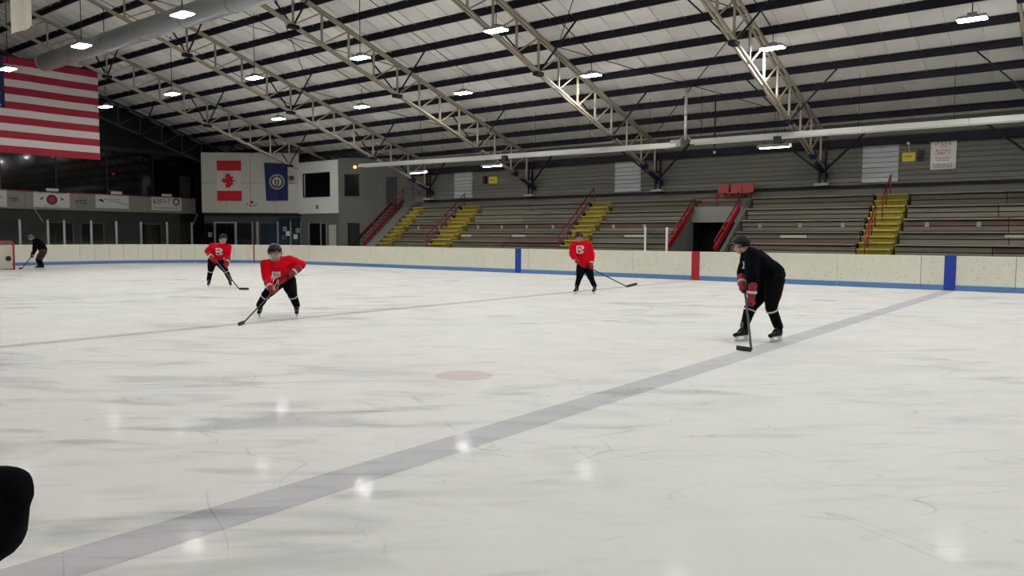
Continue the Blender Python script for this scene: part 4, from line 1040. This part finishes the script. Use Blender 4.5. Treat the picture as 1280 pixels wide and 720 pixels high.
def stick(lab, top, heel, tip, root, group='hockey sticks'):
    t = thing('hockey_stick', lab, 'hockey stick', root, group); top, heel, tip = V(top), V(heel), V(tip); d = (heel-top).normalized()
    MB().beam(top, heel, .02, .03, tuple((tip-heel).normalized())).build('shaft', 'stick_black', t)
    MB().beam(top-d*.01, top+d*.1, .024, .034, tuple((tip-heel).normalized())).build('grip_tape', 'tape_white', t)
    e = (tip-heel); L_ = e.length; e.normalize(); u = (V((0,0,1))-e*e.z).normalized(); n_ = e.cross(u)
    pl = []; K = 8
    mb = MB(); vs = []
    for k in range(K+1):
        x = L_*k/K; bow = .02*(k/K)**2; hh = .034-.012*(k/K-.5)**2
        for dz, dn in ((-hh,-.005),(-hh,.005),(hh,.005),(hh,-.005)): vs.append(heel+e*x+u*(dz+.0)+n_*(dn+bow))
    fs = [(4*k+i, 4*k+(i+1)%4, 4*(k+1)+(i+1)%4, 4*(k+1)+i) for k in range(K) for i in range(4)]+[(0,1,2,3),(4*K+3,4*K+2,4*K+1,4*K)]
    mb.add(vs, fs).build('blade', 'stick_black', t)
    return t
#PEOPLE_DATA
P_ = {
'A':dict(root=(-4.190,11.546,0),J={'head': (-0.288, -0.101, 1.466), 'face': (-0.344, -0.212, 1.429), 'neck': (-0.216, -0.054, 1.368), 'shL': (-0.082, -0.171, 1.299), 'shR': (-0.275, 0.173, 1.277), 'chest': (-0.073, 0.044, 1.198), 'belly': (0.029, 0.114, 1.088), 'pelvis': (0.12, 0.177, 0.991), 'elL': (-0.002, -0.328, 0.958), 'haL': (-0.027, -0.322, 0.645), 'elR': (-0.315, 0.094, 1.016), 'haR': (-0.191, -0.145, 0.809), 'hipL': (0.176, 0.09, 0.948), 'hipR': (0.042, 0.263, 0.935), 'knL': (0.163, 0.02, 0.537), 'anL': (0.223, 0.19, 0.196), 'knR': (-0.166, 0.04, 0.503), 'anR': (-0.208, -0.079, 0.237), 'toeL': (0.165, -0.019, 0.052), 'toeR': (-0.28, -0.273, 0.102)}),
'B':dict(root=(-12.745,8.933,0),J={'head': (0.114, -0.123, 1.257), 'face': (0.188, -0.238, 1.169), 'neck': (0.075, 0.001, 1.131), 'shL': (0.147, 0.168, 1.098), 'shR': (-0.04, -0.225, 1.026), 'chest': (0.045, -0.034, 0.992), 'belly': (0.064, 0.059, 0.866), 'pelvis': (0.02, 0.143, 0.768), 'elL': (0.28, 0.367, 1.019), 'haL': (0.26, 0.082, 0.84), 'elR': (0.052, -0.275, 0.785), 'haR': (0.177, -0.331, 0.473), 'hipL': (0.084, 0.189, 0.721), 'hipR': (-0.04, 0.093, 0.72), 'knL': (0.29, 0.137, 0.452), 'anL': (0.201, 0.295, 0.14), 'knR': (-0.107, -0.173, 0.45), 'anR': (-0.352, -0.159, 0.154), 'toeL': (0.416, 0.139, 0.056), 'toeR': (-0.161, -0.313, 0.037)}),
'C':dict(root=(-11.565,18.178,0),J={'head': (-0.154, -0.115, 1.576), 'face': (-0.088, -0.262, 1.488), 'neck': (-0.154, -0.037, 1.442), 'shL': (0.0, 0.116, 1.376), 'shR': (-0.264, -0.194, 1.353), 'chest': (-0.135, -0.001, 1.241), 'belly': (-0.105, 0.04, 0.994), 'pelvis': (-0.072, 0.075, 0.815), 'elL': (0.092, 0.186, 1.063), 'haL': (0.17, 0.005, 0.756), 'elR': (-0.277, -0.25, 1.108), 'haR': (-0.062, -0.353, 0.914), 'hipL': (0.001, 0.128, 0.77), 'hipR': (-0.141, 0.018, 0.769), 'knL': (0.146, 0.051, 0.463), 'anL': (0.17, 0.209, 0.155), 'knR': (-0.11, -0.148, 0.462), 'anR': (-0.22, -0.095, 0.152), 'toeL': (0.272, -0.038, 0.049), 'toeR': (-0.158, -0.31, 0.043)}),
'D':dict(root=(-21.559,13.055,0),J={'head': (0.286, -0.035, 1.475), 'face': (0.401, -0.108, 1.355), 'neck': (0.162, -0.016, 1.328), 'shL': (0.321, 0.099, 1.232), 'shR': (-0.12, -0.141, 1.253), 'chest': (0.086, -0.027, 1.157), 'belly': (-0.076, -0.04, 0.983), 'pelvis': (-0.191, -0.014, 0.857), 'elL': (0.324, 0.077, 0.939), 'haL': (0.423, -0.056, 0.701), 'elR': (-0.257, -0.235, 1.105), 'haR': (0.081, -0.242, 0.916), 'hipL': (-0.111, 0.045, 0.808), 'hipR': (-0.267, -0.077, 0.807), 'knL': (0.158, 0.103, 0.519), 'anL': (0.191, 0.227, 0.17), 'knR': (-0.155, -0.202, 0.543), 'anR': (-0.326, -0.176, 0.167), 'toeL': (0.396, 0.121, 0.036), 'toeR': (-0.153, -0.307, 0.033)}),
'E':dict(root=(-38.424,14.396,0),J={'head': (-0.453, -0.231, 1.454), 'face': (-0.524, -0.356, 1.381), 'neck': (-0.336, -0.144, 1.4), 'shL': (-0.062, -0.165, 1.329), 'shR': (-0.496, -0.021, 1.326), 'chest': (-0.185, -0.04, 1.237), 'belly': (-0.047, 0.052, 1.056), 'pelvis': (0.019, 0.088, 0.874), 'elL': (-0.028, -0.224, 0.913), 'haL': (-0.192, -0.288, 0.621), 'elR': (-0.522, -0.074, 0.941), 'haR': (-0.376, -0.168, 0.725), 'hipL': (0.132, 0.043, 0.804), 'hipR': (-0.124, 0.123, 0.799), 'knL': (0.033, -0.065, 0.44), 'anL': (0.079, 0.007, 0.111), 'knR': (-0.296, -0.042, 0.432), 'anR': (-0.187, -0.01, 0.105), 'toeL': (-0.042, -0.133, 0.021), 'toeR': (-0.319, -0.146, 0.013)}),
}
def go_person(k, lab, cfg, slab, heel, tip, extend=.12):
    J = {a: V(b) for a, b in P_[k]['J'].items()}; lo, hi = cfg.pop('lohi')
    heel = V(heel); top = J[hi]+(J[hi]-heel).normalized()*extend
    # the lower hand slides onto the shaft
    d = (heel-top).normalized()
    if cfg.get('snap', True):
        J[lo] = top+d*((J[lo]-top).dot(d))
    cfg['axis'] = d
    person('p', lab, P_[k]['root'], J, cfg)
    stick(slab, top, heel, tip, P_[k]['root'])
go_person('A', 'player in a black jersey bent over a stick on the near blue line',
  dict(seed=11, jersey='jersey_black', pants='pants_black', helmet='helmet_black', lohi=('haL','haR'), crest=(-.85,-.45,-.25), cs=.09, cz=-.02, pat=1, look=(-.93,-.1,-.3), pstripe=(.85,.35,0), jr=1.12, s=1.05, snap=False, group='hockey players on the ice'),
  'black stick planted upright on the near blue line by the black-jerseyed player', (.324,-1.19,.04), (.07,-1.12,.035))
go_person('B', 'player in a red jersey crouching with a black helmet and face cage, nearest red one',
  dict(seed=21, jersey='jersey_red', pants='pants_black', helmet='helmet_black', cage=True, lohi=('haR','haL'), crest=(.7,-.6,-.35), cs=.08, cz=-.12, pat=1, look=(.55,-.8,-.45), cords=(((.17,-.09,.74),(.19,-.12,.56)),((.16,-.10,.74),(.14,-.16,.6))), hs=1.12, jr=1.02, s=1.03, group='hockey players on the ice'),
  'dark stick reaching down to the left of the nearest red-jerseyed player', (.6,-1.12,.04), (.78,-1.33,.035))
go_person('C', 'player in a red jersey standing upright near the middle, stick out to the right',
  dict(seed=31, jersey='jersey_red', pants='pants_black', helmet='helmet_black', lohi=('haL','haR'), crest=(.35,-.92,-.1), cs=.1, cz=.02, look=(.2,-.9,-.35), stripe=False, jr=1.12, s=1.0, snap=False, group='hockey players on the ice'),
  'black stick stretched out to the right of the upright red-jerseyed player', (.655,1.156,.187), (.838,1.433,.26))
go_person('D', 'player in a red jersey leaning forward, farthest of the red ones on the left',
  dict(seed=41, jersey='jersey_red', pants='pants_black', helmet='helmet_black', cage=True, lohi=('haL','haR'), crest=(.75,-.62,-.2), cs=.1, cz=-.03, look=(.5,-.85,-.3), jr=1.06, s=1.0, snap=False, group='hockey players on the ice'),
  'dark stick reaching right from the farthest red-jerseyed player', (1.55,-.33,.04), (1.72,-.12,.035))
go_person('E', 'player in dark clothing bent over beside the goal at the far left',
  dict(seed=51, jersey='jersey_black', pants='pants_maroon', helmet='helmet_grey', lohi=('haL','haR'), look=(-.8,-.5,-.35), stripe=False, gm='glove_black', cuffm='glove_black', s=1.02, snap=False, az=.19, group='hockey players on the ice'),
  'stick held low by the dark-clothed player at the goal', (-1.1,-.4,.04), (-1.34,-.48,.035))
# person leaning on the near boards, only the dark sleeve in view
FJ = dict(head=(.0,.0,1.62), face=(.1,.09,1.6), neck=(-.06,-.05,1.5), shL=(.0,.33,1.27), shR=(.06,-.22,1.4), chest=(-.1,-.08,1.25), belly=(-.14,-.12,1.08), pelvis=(-.16,-.14,.94),
 elL=(.142,.512,.965), haL=(.0,.40,.80), elR=(.22,-.1,1.14), haR=(.1,.32,1.14), hipL=(-.2,-.05,.9), hipR=(-.1,-.22,.9), knL=(-.18,.02,.5), anL=(-.24,-.06,.2), knR=(-.08,-.18,.5), anR=(-.14,-.26,.2), toeL=(-.1,.08,.05), toeR=(0,-.12,.05))
person('p', 'person in black leaning over the near boards, only a sleeve showing bottom left', (-2.14,.1,-.05), FJ,
  dict(seed=61, jersey='jersey_black', pants='pants_black', helmet='helmet_black', look=(.7,.7,-.1), axis=(1,.2,0), stripe=False, gm='glove_black', cuffm='glove_black', jr=1.05, cuffat=.3, extra=(((.185,.555,1.03),.035),((.16,.54,1.04),.06))))
